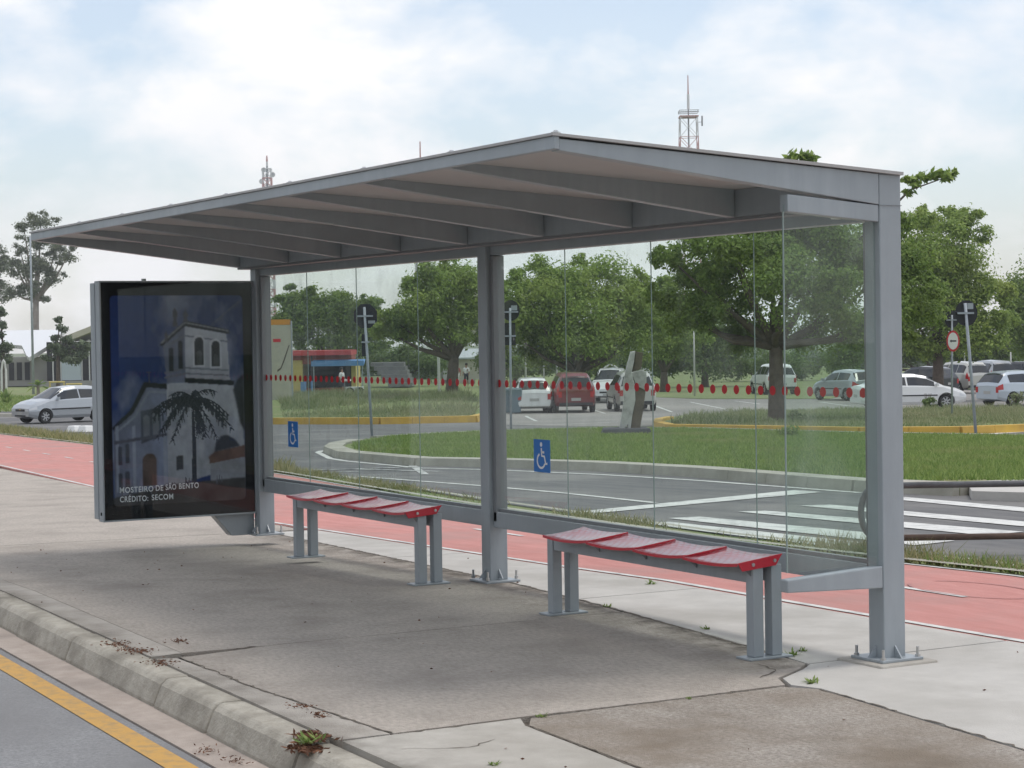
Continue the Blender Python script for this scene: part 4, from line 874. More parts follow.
# ================================================================== CARS
def car_proto(style):
    """profile arrays: x forward; returns dict of meshes built once"""
    if style == 'hatch':
        Lh = 1.92; top = [(-1.92, .86), (-1.88, .98), (-1.55, 1.36), (-1.2, 1.46), (-.3, 1.49), (.25, 1.43), (1.0, .99), (1.5, .90), (1.8, .78), (1.92, .62)]; belt = [(-1.92, .86), (-1.6, .96), (1.0, .90), (1.92, .60)]; hw = .82; wb = (-1.2, 1.22); wr = .29; ws = (.30, .98); rw = (-1.86, -1.50); sw = [(-1.35, -.42), (-.36, .62)]
    elif style == 'sedan':
        Lh = 2.22; top = [(-2.22, .84), (-2.15, .98), (-1.75, 1.04), (-1.15, 1.36), (-.6, 1.45), (.1, 1.45), (.55, 1.36), (1.25, .97), (1.8, .86), (2.1, .74), (2.22, .58)]; belt = [(-2.22, .84), (-1.7, .97), (1.2, .90), (2.22, .56)]; hw = .87; wb = (-1.32, 1.33); wr = .31; ws = (.58, 1.22); rw = (-1.70, -1.12); sw = [(-1.25, -.35), (-.28, .85)]
    elif style == 'suv':
        Lh = 2.1; top = [(-2.1, .95), (-2.07, 1.05), (-1.9, 1.5), (-1.6, 1.66), (-.4, 1.70), (.3, 1.64), (.95, 1.12), (1.6, 1.05), (1.95, .92), (2.1, .7)]; belt = [(-2.1, .95), (-1.7, 1.06), (.95, 1.02), (2.1, .68)]; hw = .88; wb = (-1.3, 1.32); wr = .34; ws = (.34, .92); rw = (-2.05, -1.84); sw = [(-1.78, -1.15), (-1.1, -.28), (-.22, .62)]
    me_ = {}
    sill = .20 if style != 'suv' else .27
    tx = np.array([p[0] for p in top]); tz = np.array([p[1] for p in top]); bx = np.array([p[0] for p in belt]); bz = np.array([p[1] for p in belt])
    def sec(x):
        q = abs(x)/Lh; w = hw*(1-.16*max(0, (q-.72)/.28)**2.2); T = float(np.interp(x, tx, tz)); B = min(float(np.interp(x, bx, bz)), T-.005)
        h = max(0, T-B); rwid = w*(.97-.27*min(1, h/.5)); lo_ = sill+.10*max(0, (q-.8)/.2)
        return [(w*.90, lo_), (w*.985, lo_+.12), (w, (lo_+B)/2+.05), (w*.965, B), (rwid, T-.10*min(1, h/.5)-.01), (rwid*.86, T-.012), (0, T+.012)]
    def Sf(x, k):   # k 0..12 across the section from left to right
        s = sec(x); full = s+[(-a, b) for a, b in s[:-1][::-1]]
        i = min(int(k), len(full)-2); t = k-i; a, b = full[i], full[i+1]
        return Vector((x, a[0]*(1-t)+b[0]*t, a[1]*(1-t)+b[1]*t))
    xs = np.unique(np.round(np.concatenate([np.linspace(-Lh, Lh, 45), tx]), 3))
    vs = []; 
    for x in xs:
        for k in range(13): vs.append(Sf(x, k))
    n = 13; fs = [(i*n+k, (i+1)*n+k, (i+1)*n+k+1, i*n+k+1) for i in range(len(xs)-1) for k in range(12)]
    fs += [(i*n+12, (i+1)*n+12, (i+1)*n, i*n) for i in range(len(xs)-1)]
    fs += [tuple(range(n))[::-1], tuple(range((len(xs)-1)*n, len(xs)*n))]
    body = MB().add(vs, fs).build('tmp_body', 'paint_white')
    cut = MB()
    for x in wb:
        for sy in (-1, 1): cut.tube([(x, sy*(hw+.2), wr), (x, sy*(hw-.24), wr)], wr*1.18, 22)
    cutter = cut.build('tmp_cut', 'car_trim')
    bmod = body.modifiers.new('b', 'BOOLEAN'); bmod.object = cutter; bmod.operation = 'DIFFERENCE'; bmod.solver = 'EXACT'
    bpy.context.view_layer.update()
    me = bpy.data.meshes.new_from_object(body.evaluated_get(bpy.context.evaluated_depsgraph_get())); me.materials.clear()
    bpy.data.objects.remove(body); bpy.data.objects.remove(cutter)
    me_['body'] = me
    def patch(x0, x1, k0, k1, nx=8, nk=6, off=.006):
        P = [[Sf(x0+(x1-x0)*i/nx, k0+(k1-k0)*j/nk) for j in range(nk+1)] for i in range(nx+1)]
        mb = MB(); V = []
        for i in range(nx+1):
            for j in range(nk+1):
                a = P[min(i+1, nx)][j]-P[max(i-1, 0)][j]; b = P[i][min(j+1, nk)]-P[i][max(j-1, 0)]; nn = b.cross(a).normalized()
                c = P[i][j]
                if nn.dot(Vector((0, c.y, c.z-.7))) < 0: nn = -nn
                V.append(c+nn*off)
        mb.add(V, [(i*(nk+1)+j, (i+1)*(nk+1)+j, (i+1)*(nk+1)+j+1, i*(nk+1)+j+1) for i in range(nx) for j in range(nk)]); return mb
    parts = []
    for a, b in sw:
        parts.append(('side_window', patch(a, b, 3.12, 3.93), 'car_glass')); parts.append(('side_window', patch(a, b, 8.07, 8.88), 'car_glass'))
    parts.append(('windscreen', patch(ws[0], ws[1], 4.1, 7.9, 6, 10), 'car_glass'))
    parts.append(('rear_window', patch(rw[0], rw[1], 4.15, 7.85, 6, 10), 'car_glass'))
    for k0, k1 in ((2.35, 3.0), (9.0, 9.65)):
        parts.append(('headlight', patch(Lh-.32, Lh-.01, k0, k1, 5, 3, .008), 'lamp_clear'))
        if style != 'suv': parts.append(('taillight', patch(-Lh+.005, -Lh+.22, k0-.1, k1+.1, 4, 3, .008), 'tail_red'))
        else: parts.append(('taillight', patch(-Lh+.005, -Lh+.16, 2.3 if k0 < 5 else 8.5, 3.5 if k0 < 5 else 9.7, 4, 5, .008), 'tail_red'))
    bz_ = float(bz[0])
    for sy in (-1, 1):
        parts.append(('taillight', MB().box((-Lh-.012, sy*hw*.76-.07, bz_-.28), (-Lh+.01, sy*hw*.76+.07, bz_-.04)), 'tail_red'))
        parts.append(('headlight', MB().box((Lh-.02, sy*hw*.62-.12, .50), (Lh+.012, sy*hw*.62+.12, .60)), 'lamp_clear'))
        parts.append(('mirror', MB().hexa([(ws[1]-.36, sy*hw*.96, .93), (ws[1]-.26, sy*hw*.96, .93), (ws[1]-.26, sy*(hw+.14), .95), (ws[1]-.34, sy*(hw+.14), .95), (ws[1]-.36, sy*hw*.96, 1.03), (ws[1]-.26, sy*hw*.96, 1.03), (ws[1]-.26, sy*(hw+.14), 1.07), (ws[1]-.34, sy*(hw+.14), 1.07)]), 'PAINT'))
        parts.append(('door_trim', MB().box((-.85, sy*(hw+.001)-.006, .55), (.95, sy*(hw+.001)+.006, .60)), 'car_trim'))
    parts.append(('license_plate', MB().box((-Lh-.014, -.2, .52), (-Lh+.004, .2, .64)), 'plate'))
    parts.append(('license_plate', MB().box((Lh-.01, -.2, .36), (Lh+.016, .2, .47)), 'plate'))
    parts.append(('bumper_strip', MB().box((-Lh-.02, -hw*.80, .33), (-Lh+.05, hw*.80, .45)), 'car_trim' if style == 'suv' else 'PAINT'))
    parts.append(('grille', MB().box((Lh-.03, -hw*.42, .50), (Lh+.010, hw*.42, .585)), 'car_trim'))
    parts.append(('lower_grille', MB().box((Lh-.03, -hw*.5, .29), (Lh+.008, hw*.5, .355)), 'car_trim'))
    wm = MB(); prof = [(wr*.62, .0), (wr*.66, .07), (wr*.93, .085), (wr, .06), (wr, -.10), (wr*.9, -.11), (wr*.3, -.1)]
    nn = 22
    for sgn in (1,):
        V = [(r*cos(2*pi*k/nn), o, r*sin(2*pi*k/nn)) for r, o in prof for k in range(nn)]
        wm.add(V, [(i*nn+k, i*nn+(k+1) % nn, (i+1)*nn+(k+1) % nn, (i+1)*nn+k) for i in range(len(prof)-1) for k in range(nn)])
    rim = MB().disc((0, .045, 0), wr*.64, (0, 1, 0), nn)
    for k in range(7):
        a = 2*pi*k/7; d = Vector((cos(a), 0, sin(a))); e = Vector((-sin(a), 0, cos(a)))
        rim.hexa([d*.03-e*.03+Vector((0, .05, 0)), d*.03+e*.03+Vector((0, .05, 0)), d*wr*.62+e*.022+Vector((0, .05, 0)), d*wr*.62-e*.022+Vector((0, .05, 0)), d*.03-e*.03+Vector((0, .072, 0)), d*.03+e*.03+Vector((0, .072, 0)), d*wr*.62+e*.022+Vector((0, .072, 0)), d*wr*.62-e*.022+Vector((0, .072, 0))])
    rimd = MB().disc((0, .047, 0), wr*.60, (0, 1, 0), nn)
    me_['parts'] = parts; me_['wheel'] = (wm, rim, rimd); me_['wb'] = wb; me_['wr'] = wr; me_['hw'] = hw; me_['Lh'] = Lh; me_['cache'] = {}
    return me_
PROTO = {k: car_proto(k) for k in ('hatch', 'sedan', 'suv')}
def car(style, paint, u, vb, ang, label, group='parked cars', d=None):
    pr_ = PROTO[style]; p = Vector(G(u, vb)) if d is None else foot(u, d)
    t = thing('parked_car', label, 'car', p, -YAW+ang, group); c = pr_['cache']
    me = pr_['body'].copy(); me.materials.append(MAT[paint]); b = link('body', me, None, t)
    for nm, mb, m_ in pr_['parts']:
        key = id(mb); mm = paint if m_ == 'PAINT' else m_
        if (key, mm) not in c: c[(key, mm)] = mb.build(nm, mm, t, smooth=(nm in ('windscreen', 'rear_window', 'side_window')))
        else:
            o = bpy.data.objects.new(nm, c[(key, mm)].data); COL.objects.link(o); o.parent = t
    wm, rim, rimd = pr_['wheel']
    for x in pr_['wb']:
        for sy in (-1, 1):
            if 'w' not in c:
                w = wm.build('wheel', 'tyre', t, True); r = rim.build('rim', 'rim', w); h = rimd.build('hub', 'car_trim', w); c['w'] = (w.data, r.data, h.data)
            else:
                w = link('wheel', c['w'][0], None, t); link('rim', c['w'][1], None, w); link('hub', c['w'][2], None, w)
            w.location = (x, sy*(pr_['hw']-.095), pr_['wr']); w.rotation_euler = (0, 0, 0 if sy > 0 else pi)
    return t
c1 = car('hatch', 'paint_silver', 62, 422, radians(180-46), 'silver hatchback driving on the street left of the poster panel', group='cars')
MB().box((1.915, -.05, .555), (1.935, .05, .585)).build('emblem', 'gold', c1)
car('hatch', 'paint_white', 531, 412, radians(4), 'white hatchback parked tail-on beside the blue grey bins')
car('suv', 'paint_red', 570.5, 411.5, radians(5), 'dark red station car parked tail-on behind the glass')
car('suv', 'paint_white', 611, 402, radians(172), 'white off-road car facing the camera between red car and sculpture')
car('suv', 'paint_champagne', 631, 410, radians(4), 'pale silver estate car half hidden by the stone sculpture')
car('hatch', 'paint_silver', 846, 400, radians(24), 'silver hatchback behind the end pane of the shelter')
car('sedan', 'paint_white', 908, 409, radians(-82), 'white sedan parked broadside behind the end column')
car('hatch', 'paint_dark', 921, 393, radians(40), 'dark blue car seen over the white sedan bonnet', d=106)
car('suv', 'paint_champagne', 957, 397, radians(22), 'silver minivan parked behind the red arrow sign', d=108)
car('suv', 'paint_grey', 988, 397, radians(12), 'grey estate car parked right of the silver minivan', d=114)
car('hatch', 'paint_iceblue', 1022, 405, radians(-62), 'pale blue hatchback cut by the right picture edge')
car('suv', 'paint_white', 773, 396, radians(8), 'white van partly hidden by the big tree trunk', d=112)
car('sedan', 'paint_dark', 1016, 392, radians(80), 'dark car far back at the right picture edge', d=128)

# ================================================================== VEGETATION
def crown(blobs, d, n, size, rng, sub=26, spread=.5, asp=.5, flat=.25):
    """blobs (u,v,ru,rv[,dd]) in pixels at depth d (+dd metres)"""
    ex = []
    for b in blobs:
        for _ in range(3 if len(blobs) > 4 and b[2] > 12 else 0):
            a_ = rng.uniform(0, 2*pi); q_ = rng.uniform(.28, .42); ex.append((b[0]+b[2]*1.0*cos(a_), b[1]-b[3]*.95*abs(sin(a_))*(1 if rng.uniform() < .8 else -1), b[2]*q_, b[3]*q_, (b[4] if len(b) > 4 else 0)+rng.uniform(-1, 1)))
    blobs = [tuple(b[:2])+(b[2]*.98, b[3]*.96)+tuple(b[4:]) for b in blobs]+ex
    tot = sum(b[2]*b[3] for b in blobs); V = []
    for b in blobs:
        dd = d+(b[4] if len(b) > 4 else 0); k = dd/F; c = at(b[0], b[1], dd); R_ = np.array([b[2]*k, b[2]*k, b[3]*k])
        m_ = int(n*b[2]*b[3]/tot); rb = float(R_.mean())
        ns = int(np.clip(rb*6.5, 6, 16))
        q = rng.normal(size=(ns, 3)); q /= np.linalg.norm(q, axis=1)[:, None]; q *= (rng.uniform(0.2, 1, ns)**.5)[:, None]
        cc = c+q*R_*.80; cr = np.minimum(rb*.60, .8+.3*rb)*rng.uniform(.55, 1.25, ns)
        pk = rng.integers(0, ns, m_); o_ = rng.normal(size=(m_, 3)); o_ /= np.linalg.norm(o_, axis=1)[:, None]
        rad = np.where(rng.uniform(size=m_) < .5, rng.uniform(.6, 1.1, m_), np.minimum(np.abs(rng.normal(size=m_)), 1.45))
        of = o_*rad[:, None]*np.array([1, 1, .68])*cr[pk][:, None]
        V.append(leaf_cards(cc[pk]+of, size, asp, rng, flat, of))
    return np.concatenate(V)
def tree(name, label, u, d, fork_v, blobs, n, size, leaf, trunk_r, seed, bark='bark', sub=26, spread=.5, cat='tree', group=None, lean=0, limbs=True, asp=.5):
    rng = np.random.default_rng(seed); rr = random.Random(seed)
    p = foot(u, d); t = thing(name, label, cat, p, 0, group)
    fk = Vector(at(u+lean, fork_v, d))-p
    mb = MB(); mb.tube([(0, 0, -.2), (fk.x*.1, fk.y*.1, fk.z*.12), (fk.x*.45, fk.y*.45, fk.z*.5), fk], [trunk_r*1.35, trunk_r*1.05, trunk_r*.9, trunk_r*.78], 10)
    mb.build('trunk', bark, t, True)
    if limbs:
        for b in blobs:
            e = Vector(at(b[0], b[1], d+(b[4] if len(b) > 4 else 0)))-p; md = fk.lerp(e, .5)+Vector((0, 0, -.10*(e-fk).length+rr.uniform(-.1, .2)))
            MB().tube([fk*.97, fk.lerp(md, .5)+Vector((rr.uniform(-.1, .1), rr.uniform(-.1, .1), 0)), md, e], [trunk_r*.55, trunk_r*.42, trunk_r*.3, trunk_r*.08], 7).build('limb', bark, t, True)
    V = crown(blobs, d, n, size, rng, sub*len(blobs) if sub < 20 else sub, spread, asp)
    o = rawmesh('crown', V-np.array(p), 4, leaf, t); return t
# big tree on the yellow kerbed island
tree('shade_tree', 'large spreading tree on yellow-kerbed island behind the end pane', 776, 58.5, 345,
     [(700, 275, 42, 34, 1), (735, 250, 50, 34, -1), (690, 318, 32, 24), (725, 300, 40, 30, 2), (770, 235, 55, 36, 2), (790, 285, 52, 34, -2), (830, 245, 52, 40, 1), (835, 300, 48, 34), (870, 270, 44, 40, 2), (820, 330, 40, 20, 2), (745, 335, 34, 16, 1), (872, 322, 40, 24, -1), (800, 205, 60, 30, 1), (900, 255, 40, 34, 2), (905, 305, 36, 28, 1), (720, 222, 40, 20, 1), (674, 262, 20, 20), (668, 298, 18, 18, 1)],
     110000, .125, 'leaf', .24, 11, sub=150, spread=.34)
t_ = tree('shade_tree', 'tall tree with feathery sprigs behind the roof corner at right', 938, 92, 350,
     [(925, 250, 34, 34, -2), (955, 255, 34, 36), (940, 300, 45, 34), (975, 300, 32, 32, 1), (915, 320, 36, 30), (955, 335, 45, 24), (930, 222, 22, 16, 1), (985, 330, 26, 24), (965, 228, 20, 18)],
     56000, .17, 'leaf_light', .28, 12, sub=110, spread=.42)
# sprigs rising above the shelter roof
def sprig(u0, v0, u1, v1, d, label, blobs, seed, n):
    rng = np.random.default_rng(seed)
    return tag(rawmesh('sprig', crown(blobs, d, n, .24, rng, 8, .28, .45)-np.array(SPB), 4, 'leaf_light', SPR), kind='stuff')
SPR = bpy.data.objects['shade_tree']; SPB = np.array(SPR.location)
def twig(pts, r): MB().tube([Vector(at(u, v, 58.5))-Vector(SPB) for u, v in pts], r, 6).build('limb', 'bark', SPR, True)
twig([(800, 230), (798, 190), (800, 164), (808, 157)], [.05, .035, .02, .01]); twig([(860, 240), (888, 212), (910, 190), (950, 176)], [.06, .045, .03, .012])
sprig(0, 0, 0, 0, 58.5, '', [(790, 158, 9, 5), (803, 156, 9, 5), (812, 159, 5, 3)], 41, 330)
sprig(0, 0, 0, 0, 58.5, '', [(912, 182, 10, 7), (928, 176, 11, 6), (945, 176, 11, 6), (955, 174, 5, 4), (908, 192, 5, 4)], 42, 520)
tree('shade_tree', 'tree at the far right picture edge behind the cars', 1046, 118, 350, [(1025, 300, 24, 30), (1045, 285, 36, 36), (1030, 335, 34, 26), (1060, 330, 40, 34), (1012, 320, 14, 22)], 24000, .21, 'leaf', .25, 13, sub=60, spread=.5)
tree('shade_tree', 'broad bright green tree right of the middle column', 577, 104, 372,
     [(530, 300, 36, 32, -2), (560, 285, 40, 26), (600, 282, 38, 26, 1), (630, 300, 30, 28), (550, 330, 45, 28, 1), (590, 325, 42, 32, -2), (625, 335, 36, 26), (515, 335, 26, 28), (645, 320, 24, 24, 2), (505, 310, 20, 26, 3), (575, 352, 50, 16, 2)],
     80000, .185, 'leaf_light', .30, 14, sub=130, spread=.46)
tree('shade_tree', 'green tree filling the gap left of the large spreading tree', 664, 122, 372,
     [(648, 300, 24, 24), (666, 318, 24, 24), (652, 340, 28, 20), (684, 338, 24, 20), (668, 288, 14, 12)], 24000, .22, 'leaf_light', .26, 25)
tree('shade_tree', 'forked green tree left of the middle column', 451, 112, 358,
     [(440, 295, 32, 26), (462, 285, 26, 24, 1), (412, 305, 26, 22, -1), (400, 325, 22, 16), (430, 325, 34, 22, 1), (470, 315, 24, 28), (385, 330, 16, 16), (480, 300, 24, 30, 3), (455, 335, 36, 14)],
     58000, .19, 'leaf_light', .36, 15, sub=100, spread=.48, lean=3)
tree('shade_tree', 'tree standing behind the yellow kiosk', 335, 165, 375,
     [(300, 305, 22, 18), (325, 305, 24, 20), (350, 315, 24, 20), (315, 330, 28, 20), (345, 338, 28, 18), (372, 325, 18, 22), (290, 330, 18, 24), (368, 345, 20, 14)], 38000, .26, 'leaf', .4, 16, sub=80, spread=.7)
tree('slender_tree', 'sparse dark tree top rising beside the ticket totem', 287, 210, 340, [(290, 287, 6, 5), (282, 300, 6, 6), (296, 297, 6, 6), (288, 312, 9, 8)], 1300, .42, 'leaf_dark', .16, 17, sub=30, spread=.5)
tree('slender_tree', 'thin pale tree top above the forked tree', 452, 230, 335, [(450, 276, 7, 5), (455, 286, 9, 8), (448, 296, 9, 8)], 900, .42, 'leaf_euc', .16, 18, sub=30, spread=.6)
tree('shade_tree', 'dark tree under the big crown left of the trunk', 705, 135, 368, [(680, 342, 26, 22), (710, 338, 30, 24), (740, 345, 26, 20), (700, 362, 36, 12), (665, 360, 20, 14)], 26000, .24, 'leaf_dark', .25, 19, sub=70, spread=.6)
tree('shade_tree', 'dark tree behind the parked cars right of the end column', 935, 140, 372, [(915, 345, 24, 20), (945, 350, 30, 18), (975, 348, 28, 18), (1005, 350, 26, 18), (890, 350, 30, 18), (850, 350, 30, 16)], 28000, .24, 'leaf_dark', .25, 20, sub=70, spread=.6)
tree('eucalyptus_tree', 'tall eucalyptus with open clumped crown at left edge', 36, 225, 300,
     [(41, 222, 15, 9), (24, 228, 9, 7), (36, 240, 16, 8), (58, 244, 10, 7), (20, 250, 9, 7), (62, 256, 15, 8), (40, 262, 18, 9), (22, 272, 16, 10), (50, 277, 14, 9), (12, 292, 12, 8), (30, 290, 14, 8), (45, 300, 7, 6), (72, 248, 7, 5), (14, 262, 8, 6)],
     18000, .25, 'leaf_euc', .42, 21, bark='bark_pale', sub=26, spread=.42)
tree('eucalyptus_tree', 'eucalyptus cut off by the left picture edge', -14, 230, 310, [(-4, 248, 11, 10), (3, 262, 9, 12), (-12, 270, 16, 14), (2, 285, 8, 8), (-5, 300, 14, 10), (-20, 250, 14, 10)], 8000, .27, 'leaf_euc', .4, 22, bark='bark_pale', sub=22, spread=.5)
tree('conifer_tree', 'layered dark tree beside the street lamp at left', 58, 150, 352, [(59, 319, 4, 4), (62, 329, 7, 4), (55, 337, 6, 4), (68, 340, 9, 4), (60, 350, 14, 5), (77, 353, 11, 5), (48, 358, 6, 4), (84, 345, 8, 5), (66, 360, 14, 4)], 9000, .22, 'leaf_fir', .16, 23, sub=40, spread=.5)
tree('conifer_tree', 'dark tree in front of the white roof at left edge', 3, 150, 352, [(0, 312, 5, 6), (2, 325, 6, 6), (-3, 338, 9, 7), (3, 348, 8, 6), (-8, 352, 12, 8), (9, 359, 7, 4)], 8000, .22, 'leaf_fir', .2, 24, sub=40, spread=.5)
for i_, (u_, bl_) in enumerate([(515, [(495, 362, 22, 14), (520, 366, 24, 12), (545, 362, 22, 13)]), (632, [(590, 365, 26, 12), (620, 362, 26, 14), (652, 366, 24, 12)]), (770, [(735, 366, 26, 11), (768, 362, 26, 14), (800, 364, 28, 13), (835, 362, 26, 13)]), (405, [(380, 362, 18, 12), (405, 358, 20, 14), (430, 362, 18, 13)])]):
    tree('background_tree', ['low dark tree behind the white hatchback and middle column', 'low dark tree behind the sculpture and white off-road car', 'low dark tree behind the trunk of the large spreading tree', 'low dark tree between kiosk and forked tree'][i_], u_, 148+i_*3, 374, bl_, 11000, .26, 'leaf_dark', .2, 70+i_, spread=.6)
# distant wood
rngw = np.random.default_rng(31); bl = []
for u in range(-160, 1240, 22): bl.append((u+rngw.uniform(-6, 6), 368-.0155*(u-512)+rngw.uniform(-4, 4), 20, 12+rngw.uniform(0, 6), rngw.uniform(-15, 15)))
tag(rawmesh('distant_wood', crown(bl, 225, 60000, .55, rngw, 30, .8, .6), 4, 'leaf_far'), 'dark band of far off trees along the horizon', 'wood', kind='stuff')
rngr = np.random.default_rng(33); Vr = []  # unseen tree belt added to darken reflections in the panes and poster glass
for i in range(70):
    a = i/69*pi*1.05-.05; cx, cy = 22-75*cos(a)*1.25+rngr.uniform(-4, 4), 14+42*sin(a)+rngr.uniform(-4, 4)
    if i > 62: continue
    q = rngr.normal(size=(1500, 3)); q /= np.linalg.norm(q, axis=1)[:, None]; q *= rngr.uniform(.4, 1, 1500)[:, None]**.4
    Vr.append(leaf_cards(np.array([cx, cy, 4.6+Z(cx, cy)])+q*np.array([5, 5, 4.8+rngr.uniform(-1, 1.2)]), .8, .7, rngr, .2, q))
tag(rawmesh('added_reflection_wood', np.concatenate(Vr), 4, 'leaf_dark'), 'unseen belt of trees added across the near road to darken the glass reflections', 'wood', kind='stuff')
# plants
def spiky(u, vb, d, r, n, label, m, seed):
    p = foot(u, d) if d else Vector(G(u, vb)); t = thing('spiky_plant', label, 'plant', p); rr = random.Random(seed); mb = MB()
    for i in range(n):
        a = rr.uniform(0, 2*pi); el = rr.uniform(.25, 1.4); l = r*rr.uniform(.7, 1.1); d_ = Vector((cos(a)*cos(el), sin(a)*cos(el), sin(el))); s = Vector((-sin(a), cos(a), 0))*r*.07
        mb.add([-s, s, d_*l*.6+s*.8+Vector((0, 0, .03)), d_*l+Vector((0, 0, -.12*l)), d_*l*.6-s*.8+Vector((0, 0, .03))], [(0, 1, 2, 3, 4)])
    mb.build('leaves', m, t); return t
spiky(6, 396, 118, 1.1, 46, 'spiky green agave at the left picture edge', 'grass', 5)
def palm(u, d, vt, label, seed):
    p = foot(u, d); t = thing('young_palm', label, 'palm', p); z = px_z(u, vt, p); rr = random.Random(seed); mb = MB()
    MB().tube([(0, 0, -.1), (0, 0, z*.55)], [.12, .09], 7).build('trunk', 'bark_pale', t)
    for i in range(18):
        a = rr.uniform(0, 2*pi); el = rr.uniform(.0, 1.3); l = z*.55; pts = [Vector((cos(a)*cos(el)*l*q, sin(a)*cos(el)*l*q, z*.55+sin(el)*l*q-.5*l*q*q)) for q in (0, .35, .7, 1)]
        s = Vector((-sin(a), cos(a), 0))*.09; mb.add([pts[0]-s*.3, pts[0]+s*.3, pts[1]+s, pts[2]+s, pts[3], pts[2]-s, pts[1]-s], [tuple(range(7))])
    mb.build('fronds', 'grass', t)
palm(38, 125, 374, 'young yellow-green palm behind the silver hatchback', 3)
def shrub(u, vb, ru, rv, label, seed, leaf='leaf_dark', n=1500, size=.12):
    p = Vector(G(u, vb)); d = float(RM[2] @ (np.array(p)-CAM)); t = thing('shrub', label, 'shrub', p); rng = np.random.default_rng(seed); k = d/F
    for i in range(6):
        a = i*1.05; MB().tube([(0, 0, -.05), (cos(a)*ru*k*.3, sin(a)*ru*k*.3, rv*k), (cos(a)*ru*k*.6, sin(a)*ru*k*.6, rv*k*1.7)], [.02, .014, .006], 5).build('stem', 'bark', t)
    V = crown([(u, vb-rv, ru, rv)], d, n, size, rng, 14, min(.3, ru*k*.35)); rawmesh('foliage', V-np.array(p), 4, leaf, t)
shrub(928, 412, 6, 11, 'dark leafy sapling in front of the white sedan', 51, n=700)
shrub(795, 425, 10, 7, 'bushy weed at the foot of the big tree', 52, 'grass_tall', 900)
shrub(1017, 408, 7, 9, 'small shrub beside the pale blue hatchback', 53, 'grass_tall', 500)
shrub(788, 441, 14, 6, 'low green bush on the grass island right of the trunk', 54, 'grass', 1200, .09)
# grass
isl_poly = islF+islR[::-1]+islB[::-1]
SCP = g2(626, 438)
grass('island_grass', isl_poly, 420, .085, .03, 'grass', .075, label='mown green grass covering the central island', margin=.42, avoid=(SCP[0], SCP[1], .75))
vp = bikeB[4:]+stN[4:][::-1]
grass('verge_grass', [(p[0], p[1]-.03) for p in bikeB[3:]]+[(p[0], p[1]+.03) for p in stN[3:][::-1]], 900, .09, .014, 'grass_verge', 0, clump=1.7, label='dry yellowish verge grass between cycle path and street')
grass('verge_grass', [(p[0], p[1]-.03) for p in bikeB[1:5]]+[(p[0], p[1]+.03) for p in stN[1:5][::-1]], 110, .2, .04, 'grass_verge', 0, label='rough verge grass beside the cycle path at left')
grass('tall_grass', ylF[2:]+ylB[:3], 75, .46, .05, 'grass_tall', .08, label='long wild grass behind the yellow kerb at left', hvar=(.2, 1.4), margin=.4, patch=.37, clump=.31)
grass('tree_island_grass', yrF+yrB, 75, .20, .04, 'grass_tall', .08, label='tufted grass under the big tree inside the yellow kerb', hvar=(.4, 1.5), margin=.45, patch=.8)
grass('far_grass', [g2(*q) for q in [(-60, 411), (0, 412), (150, 411), (150, 396), (0, 397), (-60, 398)]], 12, .2, .10, 'grass', 0, label='far lawn grass behind the silver hatchback')
# a taller tuft on the verge beside the end column
grass('verge_tufts', [(3.35, -3.03), (3.9, -3.05), (4.6, -3.1), (4.7, -3.45), (3.3, -3.4)], 900, .14, .01, 'grass_verge', 0, label='taller dry tufts on the verge beside the end column')
grass('verge_weeds', [(1.2, -3.02), (3.3, -3.03), (3.3, -3.38), (1.2, -3.38)], 800, .09, .014, 'grass', 0, clump=3.0, label='green weeds on the verge right of the end column')
# weeds in the joints
def weed(x, y, r, label, seed, n=26):
    p = Vector((x, y, Z(x, y))); t = thing('weed', label, 'weed', p, 0, 'weeds in the paving joints'); rr = random.Random(seed); mb = MB()
    for i in range(n):
        a = rr.uniform(0, 2*pi); el = rr.uniform(.15, 1.2); l = r*rr.uniform(.4, 1.2); d_ = Vector((cos(a)*cos(el), sin(a)*cos(el), sin(el)*.7)); s = Vector((-sin(a), cos(a), 0))*r*.11
        o = Vector((rr.uniform(-r, r)*.5, rr.uniform(-r, r)*.5, 0)); mb.add([o-s*.4, o+s*.4, o+d_*l*.6+s, o+d_*l, o+d_*l*.6-s], [(0, 1, 2, 3, 4)])
    mb.build('leaves', 'grass', t)
for u, v, r, lb in [(541, 717, .035, 'tiny weed in the joint left of the rough slab corner'), (689, 699, .02, 'tiny weed midway along the rough slab joint'), (812, 683, .05, 'small weed at the corner of the rough slab'),
                    (792, 655, .05, 'green weed beside the near bench leg'), (803, 651, .035, 'little weed between near bench and end column'), (607, 607, .035, 'weed at the joint near the far legs of the near bench'), (652, 584, .05, 'weed on the pale strip behind the near bench'),
                    (706, 629, .035, 'weed in the joint below the near bench'), (495, 765, .03, 'weed beside the rough slab at the bottom edge')]:
    q = g2(u, v, 0); weed(q[0], q[1], r, lb, int(u))
q = g2(310, 757, -.06); weed(q[0], q[1], .075, 'clump of grass growing out of the kerb joint', 9, 34)
